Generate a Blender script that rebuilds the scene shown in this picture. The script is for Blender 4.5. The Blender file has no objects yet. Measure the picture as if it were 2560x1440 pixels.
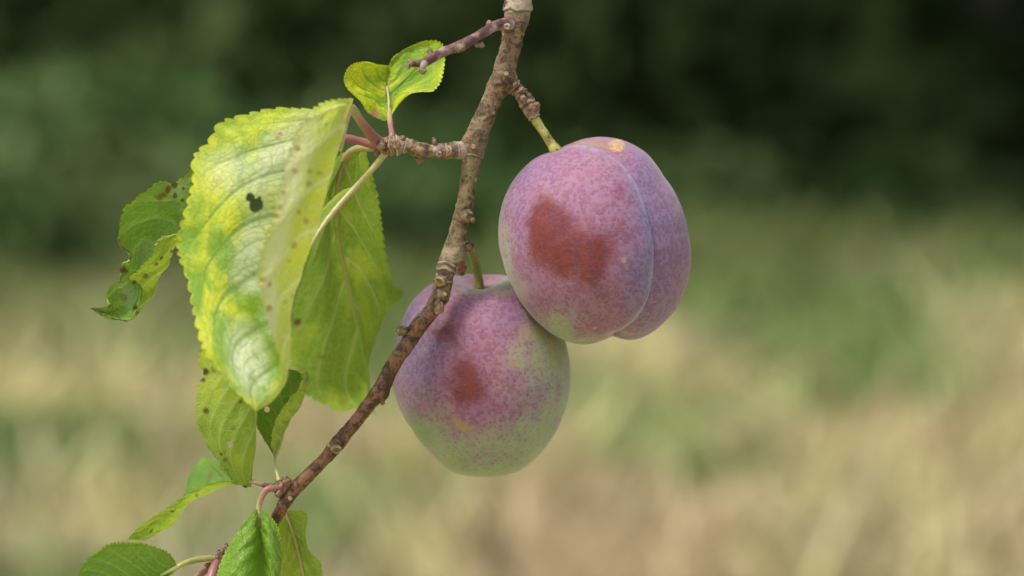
import bpy, math, random
import numpy as np
from mathutils import Vector, Matrix

random.seed(4)
RNG = np.random.default_rng(7)
S = bpy.context.scene
COL = S.collection

# ------------------------------------------------------------------ camera
PITCH = math.radians(5.5)
FOC = 0.65                       # metres from lens to the plane the depths below are measured from
LENS = 100.0
KPX = 36.0 / LENS * FOC / 2560  # metres per photo pixel in that plane
cam_d = bpy.data.cameras.new('camera'); cam = bpy.data.objects.new('camera', cam_d); COL.objects.link(cam)
cam.location = (0, -FOC, 1.35); cam.rotation_euler = (math.pi/2 - PITCH, 0, 0)
cam_d.lens = LENS; cam_d.sensor_width = 36; cam_d.clip_start = 0.05; cam_d.clip_end = 400
cam_d.dof.use_dof = True; cam_d.dof.focus_distance = FOC - 0.006
cam_d.dof.aperture_fstop = 8.5; cam_d.dof.aperture_blades = 9
S.camera = cam

# ------------------------------------------------------------------ world, sun, exposure
SUN_EL, SUN_AZ = math.radians(60), math.radians(-128)   # azimuth clockwise from +Y: behind the camera, to the left
w = bpy.data.worlds.new('World'); S.world = w; w.use_nodes = True
wn = w.node_tree.nodes; wl = w.node_tree.links; wn.clear()
sky = wn.new('ShaderNodeTexSky'); sky.sky_type = 'NISHITA'; sky.sun_disc = False
sky.sun_elevation = SUN_EL; sky.sun_rotation = SUN_AZ; sky.air_density = 1.0; sky.dust_density = 3.0
hs = wn.new('ShaderNodeHueSaturation'); hs.inputs['Saturation'].default_value = 0.55
bg = wn.new('ShaderNodeBackground'); bg.inputs['Strength'].default_value = 0.11
wo = wn.new('ShaderNodeOutputWorld')
wl.new(sky.outputs[0], hs.inputs['Color']); wl.new(hs.outputs[0], bg.inputs['Color']); wl.new(bg.outputs[0], wo.inputs['Surface'])
sun_d = bpy.data.lights.new('sun', 'SUN'); sun = bpy.data.objects.new('sun', sun_d); COL.objects.link(sun)
sun_d.energy = 1.5; sun_d.angle = math.radians(12); sun_d.color = (1.0, 0.95, 0.86)
sdir = Vector((math.sin(SUN_AZ)*math.cos(SUN_EL), math.cos(SUN_AZ)*math.cos(SUN_EL), math.sin(SUN_EL)))
sun.rotation_euler = sdir.to_track_quat('Z', 'Y').to_euler(); sun.location = sdir*20
S.view_settings.view_transform = 'Standard'; S.view_settings.look = 'None'
S.view_settings.gamma = 1; S.view_settings.exposure = 0.76; S.view_settings.use_curve_mapping = False
S.render.engine = 'CYCLES'

# ------------------------------------------------------------------ frame of reference
FWD = np.array([0, math.cos(PITCH), -math.sin(PITCH)])
UP = np.array([0, math.sin(PITCH), math.cos(PITCH)])
RIGHT = np.array([1.0, 0, 0])
CAM = np.array([0, -FOC, 1.35])

def at(p):
    """(x, y, depth in mm) -> world; array version. x, y measured in photo pixels"""
    p = np.atleast_2d(np.asarray(p, float))
    s = FOC + p[:, 2]*1e-3
    f = (s / FOC * KPX)[:, None]
    return CAM + FWD*s[:, None] + RIGHT*(p[:, 0:1]-1280)*f + UP*(720-p[:, 1:2])*f

# ------------------------------------------------------------------ numpy helpers
def _hash(i, j, k, seed):
    h = (i*374761393 + j*668265263 + k*2147483647 + seed*974634777) & 0xffffffff
    h = ((h ^ (h >> 13))*1274126177) & 0xffffffff
    h = ((h ^ (h >> 16))*2246822519) & 0xffffffff
    return ((h ^ (h >> 15)) & 0xffff)/65535.0

def vnoise(p, seed=0):
    p = np.asarray(p, float); f = np.floor(p).astype(np.int64); t = p-f; t = t*t*(3-2*t)
    out = 0
    for a in (0, 1):
        for b in (0, 1):
            for c in (0, 1):
                wgt = (t[..., 0] if a else 1-t[..., 0])*(t[..., 1] if b else 1-t[..., 1])*(t[..., 2] if c else 1-t[..., 2])
                out = out + wgt*_hash(f[..., 0]+a, f[..., 1]+b, f[..., 2]+c, seed)
    return out*2-1

def fbm(p, octv=4, seed=0):
    s, a = 0, 1.0; q = np.asarray(p, float)
    for o in range(octv):
        s = s + a*vnoise(q, seed+o*17); a *= .5; q = q*2.03+11.3
    return s

def smooth(e0, e1, x):
    t = np.clip((x-e0)/(e1-e0), 0, 1); return t*t*(3-2*t)

def catmull(P, n, arc=True):
    """resample a polyline smoothly to n samples, uniform in arc length"""
    P = np.asarray(P, float); m = len(P)
    Q = np.vstack([2*P[0]-P[1], P, 2*P[-1]-P[-2]])
    out = []; sub = 24
    for i in range(m-1):
        p0, p1, p2, p3 = Q[i:i+4]; t = np.linspace(0, 1, sub, endpoint=False)[:, None]
        out.append(.5*((2*p1)+(-p0+p2)*t+(2*p0-5*p1+4*p2-p3)*t**2+(-p0+3*p1-3*p2+p3)*t**3))
    out = np.vstack(out+[P[-1:]])
    d = np.linalg.norm(np.diff(out[:, :3], axis=0), axis=1); c = np.concatenate([[0], np.cumsum(d)])
    x = np.linspace(0, c[-1], n)
    return np.stack([np.interp(x, c, out[:, k]) for k in range(out.shape[1])], 1)

def mesh_from(name, verts, faces, attrs=None, uv=None, smooth_=True):
    me = bpy.data.meshes.new(name)
    verts = np.asarray(verts, float); faces = np.asarray(faces, dtype=np.int64)
    me.vertices.add(len(verts)); me.vertices.foreach_set('co', verts.ravel())
    n = faces.shape[1]
    me.loops.add(faces.size); me.loops.foreach_set('vertex_index', faces.ravel())
    me.polygons.add(len(faces)); me.polygons.foreach_set('loop_start', np.arange(0, faces.size, n))
    me.polygons.foreach_set('loop_total', np.full(len(faces), n))
    me.update(calc_edges=True); me.validate()
    if smooth_: me.polygons.foreach_set('use_smooth', np.ones(len(me.polygons), bool))
    for k, v in (attrs or {}).items():
        v = np.asarray(v, np.float32)
        if v.ndim == 1:
            a = me.attributes.new(k, 'FLOAT', 'POINT'); a.data.foreach_set('value', v)
        else:
            a = me.attributes.new(k, 'FLOAT_VECTOR', 'POINT'); a.data.foreach_set('vector', v.ravel())
    me.update()
    return me

def obj(name, me, m=None, parent=None, origin=None, label=None, kind=None, cat=None, group=None):
    o = bpy.data.objects.new(name, me); COL.objects.link(o)
    if m: me.materials.append(m)
    if origin is not None:
        me.transform(Matrix.Translation(-Vector(origin))); o.location = origin
    if parent:
        o.parent = parent
        o.location = Vector(o.location)-world_loc(parent)
    for k, v in (('label', label), ('kind', kind), ('category', cat), ('group', group)):
        if v: o[k] = v
    return o

def world_loc(o):
    v = Vector(o.location)
    return v + (world_loc(o.parent) if o.parent else Vector((0, 0, 0)))

def thing(name, loc, label, cat, group=None):
    o = bpy.data.objects.new(name, None); COL.objects.link(o); o.location = loc
    o.empty_display_size = .01; o['label'] = label; o['category'] = cat
    if group: o['group'] = group
    return o

def grid_faces(nu, nv, wrap=False):
    i = np.arange(nu-1)[:, None]; j = np.arange(nv if wrap else nv-1)[None, :]
    a = i*nv+j; b = i*nv+(j+1) % nv; c = (i+1)*nv+(j+1) % nv; d = (i+1)*nv+j
    return np.stack([a, b, c, d], -1).reshape(-1, 4)

# ------------------------------------------------------------------ node helper
class NT:
    def __init__(s, name):
        s.m = bpy.data.materials.new(name); s.m.use_nodes = True
        s.t = s.m.node_tree; s.t.nodes.clear(); s.L = s.t.links
    def n(s, typ, **kw):
        o = s.t.nodes.new('ShaderNode'+typ)
        for k, v in kw.items(): setattr(o, k, v)
        return o
    def put(s, sock, v):
        if v is None: return
        if hasattr(v, 'is_output') or isinstance(v, bpy.types.NodeSocket): s.L.new(v, sock)
        elif isinstance(v, (tuple, list)) and len(v) == 3 and sock.type == 'RGBA': sock.default_value = (*v, 1)
        else: sock.default_value = v
    def attr(s, name, out='Fac'):
        a = s.n('Attribute'); a.attribute_name = name; return a.outputs[out]
    def math(s, op, a, b=None, c=None, clamp=False):
        o = s.n('Math', operation=op, use_clamp=clamp); s.put(o.inputs[0], a); s.put(o.inputs[1], b)
        if c is not None: s.put(o.inputs[2], c)
        return o.outputs[0]
    def mix(s, f, a, b, blend='MIX'):
        o = s.n('Mix', data_type='RGBA', blend_type=blend); o.clamp_factor = True
        s.put(o.inputs[0], f); s.put(o.inputs[6], a); s.put(o.inputs[7], b); return o.outputs[2]
    def ramp(s, f, a, b):      # smoothstep a..b
        o = s.n('MapRange', interpolation_type='SMOOTHSTEP'); s.put(o.inputs[0], f); o.inputs[1].default_value = a; o.inputs[2].default_value = b
        return o.outputs[0]
    def noise(s, scale, detail=3, vec=None, rough=.55, dist=0):
        o = s.n('TexNoise'); o.inputs['Scale'].default_value = scale; o.inputs['Detail'].default_value = detail
        o.inputs['Roughness'].default_value = rough; o.inputs['Distortion'].default_value = dist
        if vec is not None: s.L.new(vec, o.inputs['Vector'])
        return o.outputs['Fac']
    def voro(s, scale, vec=None, feature='F1', out='Distance', rand=1.0):
        o = s.n('TexVoronoi', feature=feature); o.inputs['Scale'].default_value = scale; o.inputs['Randomness'].default_value = rand
        if vec is not None: s.L.new(vec, o.inputs['Vector'])
        return o.outputs[out]
    def obj(s):
        return s.n('TexCoord').outputs['Object']
    def bump(s, h, dist, strength=1.0, normal=None):
        o = s.n('Bump'); o.inputs['Strength'].default_value = strength; o.inputs['Distance'].default_value = dist
        s.L.new(h, o.inputs['Height'])
        if normal is not None: s.L.new(normal, o.inputs['Normal'])
        return o.outputs[0]
    def bsdf(s, **kw):
        o = s.n('BsdfPrincipled')
        for k, v in kw.items(): s.put(o.inputs[k.replace('_', ' ')], v)
        return o.outputs[0]
    def out(s, sh):
        o = s.n('OutputMaterial'); s.L.new(sh, o.inputs['Surface']); return s.m

# ------------------------------------------------------------------ materials: setting
def mat_ground():
    T = NT('dry_meadow_soil'); v = T.obj()
    a = T.noise(2.2, 4, v); b = T.noise(4.6, 3, v); c = T.noise(1.2, 2, v)
    col = T.mix(T.ramp(a, .42, .6), (.46, .45, .20), (.48, .40, .22))
    col = T.mix(T.ramp(b, .5, .68), col, (.56, .48, .30))
    col = T.mix(T.ramp(c, .48, .62), col, (.28, .31, .12))
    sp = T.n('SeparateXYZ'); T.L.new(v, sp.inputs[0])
    lit = T.ramp(T.math('ADD', sp.outputs[1], T.math('MULTIPLY', c, 3.0)), 13.2, 16.5)      # shade under the trees painted into the ground, with leaf litter and moss
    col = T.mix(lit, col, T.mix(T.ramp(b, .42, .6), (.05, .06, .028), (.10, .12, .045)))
    return T.out(T.bsdf(Base_Color=col, Roughness=.95, Specular_IOR_Level=.1, Normal=T.bump(T.noise(30, 4, v), .03)))

def mat_grass():
    T = NT('grass_blades'); c = T.attr('tint', 'Vector')
    d = T.n('BsdfDiffuse'); T.put(d.inputs[0], c); t = T.n('BsdfTranslucent'); T.put(t.inputs[0], c)
    m = T.n('MixShader'); m.inputs[0].default_value = .3; T.L.new(d.outputs[0], m.inputs[1]); T.L.new(t.outputs[0], m.inputs[2])
    return T.out(m.outputs[0])

def mat_foliage(name, dark, lite):
    T = NT(name); v = T.obj(); c = T.mix(T.ramp(T.noise(1.3, 4, v), .4, .62), dark, lite)
    d = T.bsdf(Base_Color=c, Roughness=.75, Specular_IOR_Level=.08); t = T.n('BsdfTranslucent'); T.put(t.inputs[0], c)
    m = T.n('MixShader'); m.inputs[0].default_value = .2; T.L.new(d, m.inputs[1]); T.L.new(t.outputs[0], m.inputs[2])
    return T.out(m.outputs[0])

# ------------------------------------------------------------------ ground
me = bpy.data.meshes.new('meadow_ground')
nx, ny = 90, 90
gx = np.linspace(-150, 150, nx); gy = np.linspace(-40, 260, ny)
G = np.stack(np.meshgrid(gx, gy, indexing='ij'), -1).reshape(-1, 2)
gz = 0.06*fbm(np.c_[G*.3, np.zeros(len(G))], 2, 3)
obj('meadow_ground', mesh_from('meadow_ground', np.c_[G, gz], grid_faces(nx, ny)[:, ::-1]), mat_ground(), kind='structure')

# ------------------------------------------------------------------ meadow grass: far too many blades to count
def make_grass():
    V = []; F = []; C = []
    n = 0
    straw = np.array([.58, .53, .26]); green = np.array([.32, .42, .15]); brown = np.array([.55, .44, .27]); pale = np.array([.62, .55, .34])
    N = 19000
    Y = 5.0+(RNG.random(N)**1.25)*10.8; X = (RNG.random(N)*2-1)*(2.2+Y*.26)
    lf = fbm(np.c_[X*2.1, Y*.8, np.zeros(N)], 4, 5); lf2 = fbm(np.c_[X*2.6, Y*.9, np.ones(N)*4], 4, 9)
    for i in range(N):
        x, y = X[i], Y[i]
        g = lf[i] + .13 - .22*x/(1+.1*y) + .13*(y-9.5) + (.45 if y > 13 else 0)*(1 if x < 0 else .25); br = lf2[i]
        base = green if g > 0.02 else (brown if br > .22 else (pale if br < -.3 else straw))
        far = float(smooth(9.3, 13.6, y+lf2[i]*1.6-(x*.3 if x > 0 else x*.55))); olive = np.array([.19, .22, .08])  # near the wood: longer green grass, with half shade put into the tint
        tall = 1.0 + (1.2 if (random.random() < .05) else 0)
        if y > 13 and x > 0: tall *= 1.15
        nb = 7; base = base*random.uniform(.72, 1.22)*(.8+.35*float(smooth(-.7, .5, lf2[i]-lf[i])))
        for b in range(nb):
            h = random.uniform(.05, .15)*tall; a = random.uniform(0, 6.283); le = random.uniform(.4, 1.3)*h
            wd = random.uniform(.006, .012)*(1+y*.05); ox, oy = x+random.gauss(0, .07), y+random.gauss(0, .07)
            dx, dy = math.cos(a), math.sin(a)
            px_, py_ = -dy*wd, dx*wd
            V += [(ox-px_, oy-py_, -.08), (ox+px_, oy+py_, -.08), (ox+dx*le*.35+px_, oy+dy*le*.35+py_, h*.6), (ox+dx*le*.35-px_, oy+dy*le*.35-py_, h*.6),
                  (ox+dx*le+px_*.3, oy+dy*le+py_*.3, h), (ox+dx*le-px_*.3, oy+dy*le-py_*.3, h)]
            F += [(n, n+1, n+2, n+3), (n+3, n+2, n+4, n+5)]; n += 6
            c = (base*(1-far)+olive*far)*random.uniform(.75, 1.2); C += [c]*6
    return mesh_from('meadow_grass', np.array(V), np.array(F), {'tint': np.clip(np.array(C), 0, .9)}, smooth_=False)
obj('meadow_grass', make_grass(), mat_grass(), kind='stuff', label='dry straw coloured meadow grass with green patches, far out of focus', cat='grass')

# ------------------------------------------------------------------ wood edge behind the meadow: one soft dark mass
def leaf_cards(pts, size, seed):
    r = np.random.default_rng(seed); n = len(pts)
    a = r.normal(size=(n, 3)); a /= np.linalg.norm(a, axis=1)[:, None]; b = r.normal(size=(n, 3)); b = np.cross(a, b); b /= np.linalg.norm(b, axis=1)[:, None]
    s = (size*r.uniform(.6, 1.3, n))[:, None]
    V = np.stack([pts-a*s, pts+b*s*.5, pts+a*s, pts-b*s*.5], 1).reshape(-1, 3)
    return V, np.arange(n*4).reshape(-1, 4)

def blob_points(cx, cy, cz, rx, ry, rz, n, r):
    d = r.normal(size=(n, 3)); d /= np.linalg.norm(d, axis=1)[:, None]
    rad = r.uniform(.55, 1.0, n)[:, None]*(1+.22*fbm(d*2.3+[cx, cy, cz], 3, 2))[:, None]
    return np.array([cx, cy, cz])+d*rad*[rx, ry, rz]

def make_wood():
    r = np.random.default_rng(3); P = []
    for x in np.arange(-26, 27, 2.6):          # canopy out of view, its overhang shaped to darken the floor below
        for y in (15.5, 17.5, 20, 22.5, 25.5, 29):
            if y < 19 and x < 1.5: continue
            P.append(blob_points(x+r.normal()*.7, y+r.normal()*.7, 4.9+r.normal()*.5+(y-15.5)*.12, 2.3, 2.4, 1.9, 900, r))
    for x in np.arange(-30, 31, 1.7):          # understorey wall at the back
        P.append(blob_points(x, 24+r.normal(), 1.6, 1.6, 1.3, 2.4, 900, r))
    for x in np.arange(-30, 31, 1.9):
        P.append(blob_points(x, 31+r.normal(), 3.6, 1.9, 1.5, 3.2, 1200, r))
    for x in np.arange(-20, 21, 1.35):         # shrubs along the foot of the wood
        hh = (1.25 if x < 2 else .8)+.35*r.normal()*.5; P.append(blob_points(x+r.normal()*.4, 18.4+r.normal()*.5, hh*.5, 1.1, .8, hh, 900, r))
    for x in np.arange(-26, 27, 3.1):
        P.append(blob_points(x+r.normal(), 21+r.normal()*1.2, .7, 1.5, 1.2, 1.3, 500, r))
    P = np.vstack(P); return mesh_from('woodland_edge', *leaf_cards(P, .26, 5), smooth_=False)
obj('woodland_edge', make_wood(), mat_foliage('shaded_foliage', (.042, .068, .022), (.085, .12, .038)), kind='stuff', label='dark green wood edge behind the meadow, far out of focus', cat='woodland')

def make_brush():
    r = np.random.default_rng(11); P = []
    for cx, cy, cz, s, n in ((-2.9, 13.4, .25, .62, 1300), (-2.2, 13.9, .28, .62, 1300), (-1.5, 13.6, .2, .55, 1100), (-.9, 14.2, .22, .6, 1100), (-.3, 14.5, .15, .5, 900), (-3.7, 13.6, .3, .7, 1300), (-3.2, 15.0, .45, .9, 1700), (-2.3, 16.0, .45, .9, 1500), (-4.4, 14.5, .4, .9, 1200), (-1.2, 16.5, .3, .8, 1100), (-5.5, 15, .8, 1.3, 1700), (-.2, 17, .2, .7, 800),
                             (1.2, 17, .1, .6, 700), (2.5, 17, .1, .6, 700), (4.0, 16.5, .1, .7, 700)):
        P.append(blob_points(cx, cy, cz, 1.2*s, .8*s, .75*s, n, r))
    return mesh_from('undergrowth', *leaf_cards(np.vstack(P), .09, 8), smooth_=False)
obj('undergrowth', make_brush(), mat_foliage('fresh_foliage', (.09, .165, .05), (.17, .235, .085)), kind='stuff', label='grey green undergrowth along the foot of the dark wood, out of focus', cat='undergrowth')

# trunks holding the canopy up
def make_trunks():
    V = []; F = []; n = 0; r = np.random.default_rng(21)
    for x in np.arange(-25, 26, 3.7):
        for y in (19.5, 27):
            cx, cy = x+r.normal()*.8, y+r.normal(); ring = 8; hs_ = (-.2, .4, 1.6, 3.2, 5.0)
            for k, h in enumerate(hs_):
                for j in range(ring):
                    a = j/ring*2*math.pi; rr = (.24-.03*k)*(1+.5*(k == 0))
                    V.append((cx+rr*math.cos(a)+.08*k*math.sin(cx), cy+rr*math.sin(a), h))
            for k in range(4):
                for j in range(ring):
                    F.append((n+k*ring+j, n+k*ring+(j+1) % ring, n+(k+1)*ring+(j+1) % ring, n+(k+1)*ring+j))
            n += ring*5
    return mesh_from('wood_trunks', np.array(V), np.array(F))
T_ = NT('trunk_bark'); obj('woodland_trunks', make_trunks(), T_.out(T_.bsdf(Base_Color=T_.mix(T_.noise(6, 4, T_.obj()), (.05, .042, .03), (.11, .095, .07)), Roughness=.9)), kind='stuff', label='dark trunks inside the blurred wood edge', cat='woodland')

# ------------------------------------------------------------------ materials: branch
def mat_bark():
    T = NT('plum_bark'); v = T.obj(); t = T.attr('t'); h = T.attr('relief')
    n1 = T.noise(420, 6, v, .7, .6); n2 = T.noise(1100, 4, v, .65); n3 = T.noise(140, 4, v)
    grey = T.mix(T.ramp(n1, .36, .58), (.055, .031, .019), (.255, .16, .088))
    grey = T.mix(T.math('MULTIPLY', T.ramp(n3, .52, .66), .6), grey, (.27, .23, .13))
    red = T.mix(T.ramp(n1, .42, .58), (.07, .028, .016), (.26, .12, .055))
    f = T.ramp(T.math('ADD', t, T.math('MULTIPLY', T.math('SUBTRACT', n3, .5), .35)), .46, .56)
    col = T.mix(f, grey, red)
    dark = T.math('MULTIPLY', T.ramp(n2, .52, .60), .7)
    col = T.mix(dark, col, (.05, .03, .02))
    # lenticels: small raised ochre dots
    vd = T.voro(430, v); pick = T.voro(430, v, out='Color')
    sep = T.n('SeparateColor'); T.L.new(pick, sep.inputs[0])
    dot = T.math('MULTIPLY', T.ramp(vd, .30, .18), T.ramp(sep.outputs[0], .66, .70))
    col = T.mix(dot, col, T.mix(f, (.52, .38, .15), (.55, .40, .27)))
    pale = T.attr('pale'); col = T.mix(T.math('MULTIPLY', pale, T.ramp(n1, .3, .5)), col, (.56, .46, .36))
    moss = T.math('MULTIPLY', T.attr('moss'), T.math('MULTIPLY', T.ramp(n2, .46, .6), .6)); col = T.mix(moss, col, (.26, .25, .10))
    col = T.mix(T.attr('dark'), col, (.05, .028, .02))
    hgt = T.math('ADD', T.math('ADD', T.math('MULTIPLY', n1, .6), T.math('MULTIPLY', n2, .35)), T.math('MULTIPLY', dot, .6))
    return T.out(T.bsdf(Base_Color=col, Roughness=T.mix(f, (.75,)*3, (.5,)*3), Specular_IOR_Level=.4, Normal=T.bump(hgt, .00045, .85)))

def mat_twig():
    T = NT('young_twig_bark'); v = T.obj(); n1 = T.noise(300, 4, v); n2 = T.noise(1100, 3, v); n3 = T.noise(150, 3, v)
    g = T.n('NewGeometry'); up = T.n('SeparateXYZ'); T.L.new(g.outputs['Normal'], up.inputs[0])
    col = T.mix(T.ramp(n1, .35, .65), (.09, .032, .03), (.19, .085, .07))
    col = T.mix(T.math('MULTIPLY', T.ramp(n3, .5, .62), .75), col, (.42, .33, .29))
    col = T.mix(T.attr('pale'), col, (.42, .30, .18)); col = T.mix(T.attr('dark'), col, (.06, .03, .025))
    return T.out(T.bsdf(Base_Color=col, Roughness=.45, Normal=T.bump(T.math('ADD', n1, n2), .0002, .8)))

def mat_spur():
    T = NT('knobbly_spur_bark'); v = T.obj(); n1 = T.noise(420, 5, v); n2 = T.noise(1300, 3, v)
    col = T.mix(T.ramp(n1, .38, .6), (.09, .045, .025), (.33, .215, .12))
    col = T.mix(T.ramp(T.noise(220, 3, v), .54, .64), col, (.30, .13, .065))
    col = T.mix(T.math('MULTIPLY', T.ramp(n2, .56, .66), .6), col, (.05, .03, .02))
    col = T.mix(T.attr('pale'), col, (.58, .50, .40)); col = T.mix(T.attr('dark'), col, (.05, .025, .018))
    return T.out(T.bsdf(Base_Color=col, Roughness=.6, Normal=T.bump(T.math('ADD', n1, T.math('MULTIPLY', n2, .5)), .0005, .9)))

def mat_bud():
    T = NT('bud_scales'); v = T.obj(); n1 = T.noise(700, 4, v)
    col = T.mix(T.ramp(n1, .35, .65), (.12, .065, .04), (.36, .25, .15)); col = T.mix(T.attr('dark'), col, (.05, .025, .018)); col = T.mix(T.attr('pale'), col, (.66, .58, .47))
    return T.out(T.bsdf(Base_Color=col, Roughness=.6, Normal=T.bump(n1, .0003, .8)))

def mat_stalk(name, a, b, spot=(.30, .12, .05), amt=.5):
    """a at t=0 running into b at t=1, with brown flecks"""
    T = NT(name); v = T.obj(); t = T.attr('t'); n1 = T.noise(350, 3, v); n2 = T.noise(700, 3, v)
    col = T.mix(T.ramp(T.math('ADD', t, T.math('MULTIPLY', T.math('SUBTRACT', n1, .5), .5)), .2, .7), a, b)
    col = T.mix(T.math('MULTIPLY', T.ramp(n2, .53, .60), amt), col, spot)
    return T.out(T.bsdf(Base_Color=col, Roughness=.42, Subsurface_Weight=.25, Subsurface_Radius=(.002, .0015, .0006), Subsurface_Scale=1.0, Normal=T.bump(n2, .0001, .6)))

BARK, TWIG, SPUR, BUD = mat_bark(), mat_twig(), mat_spur(), mat_bud()

# ------------------------------------------------------------------ tubes
def tube(name, path, m, parent, rings=200, seg=28, rough=.06, nscale=.035, lumps=(), bands=(), moss=(), label=None, seed=0, aniso=1.0, round_ends=True, pales=(), thick=1.0):
    """path: (x, y, depth mm, radius px). lumps: (x, y, size px, height px). bands: (t, width, height, pale)"""
    p = np.asarray(path, float); W = at(p[:, :3]); P = np.c_[W, p[:, 3]*KPX*thick, p[:, :2]]
    P = catmull(P, rings); C, R, XY = P[:, :3], P[:, 3].copy(), P[:, 4:6]
    t = np.linspace(0, 1, rings)
    T = np.gradient(C, axis=0); T /= np.linalg.norm(T, axis=1)[:, None]
    a = -FWD; N = np.zeros_like(C); nrm = a - T[0]*a.dot(T[0]); nrm /= np.linalg.norm(nrm)
    for i in range(rings):
        nrm = nrm - T[i]*nrm.dot(T[i]); nrm /= np.linalg.norm(nrm); N[i] = nrm
    B = np.cross(T, N)
    ang = np.linspace(0, 2*math.pi, seg, endpoint=False)
    D = N[:, None]*np.cos(ang)[None, :, None] + B[:, None]*np.sin(ang)[None, :, None]
    L = np.linalg.norm(np.diff(C, axis=0), axis=1).sum()
    if round_ends:
        e = np.minimum(t*L, (1-t)*L)/np.maximum(R, 1e-6); R = R*np.sqrt(np.clip(1-(1-np.clip(e, 0, 1))**2, 0.0025, 1))
    base = C[:, None]+D*R[:, None, None]
    q = base/(KPX*1.0)*nscale
    disp = rough*fbm(q, 4, seed)
    pale = np.zeros((rings, seg)); dark = np.zeros((rings, seg)); mossa = np.zeros((rings, seg))
    for (bt, bw, bh, bp) in bands:
        wob = 1.6*bw*fbm(np.stack([np.cos(ang)*1.6, np.sin(ang)*1.6, ang*0+bt*29], -1), 3, 3)
        g = np.exp(-(((t[:, None]-bt-wob[None])/bw)**2)); disp = disp + g*bh; pale = np.maximum(pale, g*bp)
        g2 = np.exp(-(((t[:, None]-bt-wob[None]-bw*1.5)/(bw*.7))**2)); disp = disp-g2*abs(bh)*.5; dark = np.maximum(dark, g2*.6*(bp > 0))
    for (lx, ly, ls, lh) in lumps:
        c = at([(lx, ly, np.interp(ly, p[:, 1], p[:, 2]) if p[0, 1] < p[-1, 1] else np.interp(-ly, -p[:, 1], p[:, 2]))])[0] - FWD*0
        dd = base-c; dd = dd - FWD*(dd@FWD)[..., None]*.6
        disp = disp+np.exp(-(np.linalg.norm(dd, axis=-1)/(ls*KPX))**2)*lh*KPX/R[:, None]
    for (mx, my, ms) in moss:
        c2 = XY - [mx, my]; g = np.exp(-(np.linalg.norm(c2, axis=1)/ms)**2); mossa = np.maximum(mossa, g[:, None])
    for (mx, my, ms, mw) in pales:
        c2 = XY - [mx, my]; g = mw*np.exp(-(np.linalg.norm(c2, axis=1)/ms)**2); pale = np.maximum(pale, g[:, None])
    V = C[:, None]+D*(R[:, None]*(1+disp))[..., None]
    F = grid_faces(rings, seg, True)
    V = V.reshape(-1, 3); k = len(V)
    V = np.vstack([V, C[0], C[-1]])
    j = np.arange(seg); capA = np.stack([np.full(seg, k), (j+1) % seg, j], 1); o = (rings-1)*seg
    capB = np.stack([np.full(seg, k+1), o+j, o+(j+1) % seg], 1)
    F = np.vstack([F, np.c_[capA, capA[:, 2]][:, [0, 1, 2, 2]], np.c_[capB, capB[:, 2]][:, [0, 1, 2, 2]]]) if False else F
    V = V[:k]
    tt = np.repeat(t, seg)
    me = mesh_from(name, V, F[:, ::-1], {'t': tt, 'relief': disp.ravel(), 'pale': pale.ravel(), 'dark': dark.ravel(), 'moss': mossa.ravel()})
    return obj(name, me, m, parent, origin=tuple(C[0]), label=label)

# ------------------------------------------------------------------ branch
branch = thing('plum_branch', tuple(at([(1300, -60, 0)])[0]), 'brown plum branch running diagonally down from the top edge, bearing green leaves and two plums', 'branch')
main = [(1318, -90, 3, 34), (1303, -40, 2, 35), (1296, 0, 1, 36), (1294, 18, 1, 37), (1292, 45, 1, 32), (1284, 80, 0, 29), (1276, 120, 0, 28), (1266, 155, 0, 28), (1256, 195, 0, 30), (1243, 220, 0, 29), (1229, 250, 0, 26), (1212, 290, 0, 27),
        (1198, 325, 0, 29), (1188, 365, 1, 30), (1180, 400, 1, 26), (1174, 435, 1, 23), (1168, 475, 1, 22), (1162, 515, 1, 23), (1152, 550, 1, 23), (1143, 585, 1, 23), (1134, 620, 1, 25), (1124, 650, 1, 27), (1113, 680, 0, 25),
        (1107, 710, 0, 25), (1096, 745, -1, 22), (1076, 780, -1, 21), (1052, 808, -2, 22), (1032, 838, -2, 21), (1010, 872, -3, 20), (985, 908, -3, 20), (966, 945, -3, 21), (949, 978, -4, 22),
        (922, 1012, -4, 19), (895, 1047, -4, 18), (868, 1080, -4, 18), (845, 1108, -4, 20), (818, 1140, -4, 17), (786, 1174, -4, 17), (752, 1207, -4, 19), (728, 1232, -4, 19), (708, 1264, -4, 17), (690, 1296, -3, 15), (668, 1330, 0, 12), (640, 1360, 3, 11), (604, 1385, 4, 10), (565, 1400, 2, 9)]
L0 = np.linalg.norm(np.diff(np.array(main)[:, :2], axis=0), axis=1); CUM = np.r_[0, np.cumsum(L0)]/L0.sum()
def tm(y):
    return float(np.interp(y, np.array(main)[:, 1], CUM))
tube('main_stem', main, BARK, branch, thick=.94, rings=1700, seg=64, rough=.07, nscale=.085,
     bands=[(tm(24), .0022, .07, .8), (tm(655), .0016, .14, .8), (tm(666), .0013, .09, .5), (tm(690), .0013, .08, .4), (tm(384), .0012, .04, .3), (tm(1104), .0012, .07, .3)],
     lumps=[(1279, 205, 22, 12), (1160, 360, 26, 9), (1262, 62, 20, 5), (1158, 630, 22, 7), (962, 990, 16, 6), (1110, 745, 18, 6)],
     moss=[(1150, 400, 60), (1128, 610, 45), (1165, 470, 60)], pales=[(1292, 8, 30, .7), (1158, 350, 22, .7), (1125, 640, 22, .5)], seed=1)

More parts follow.
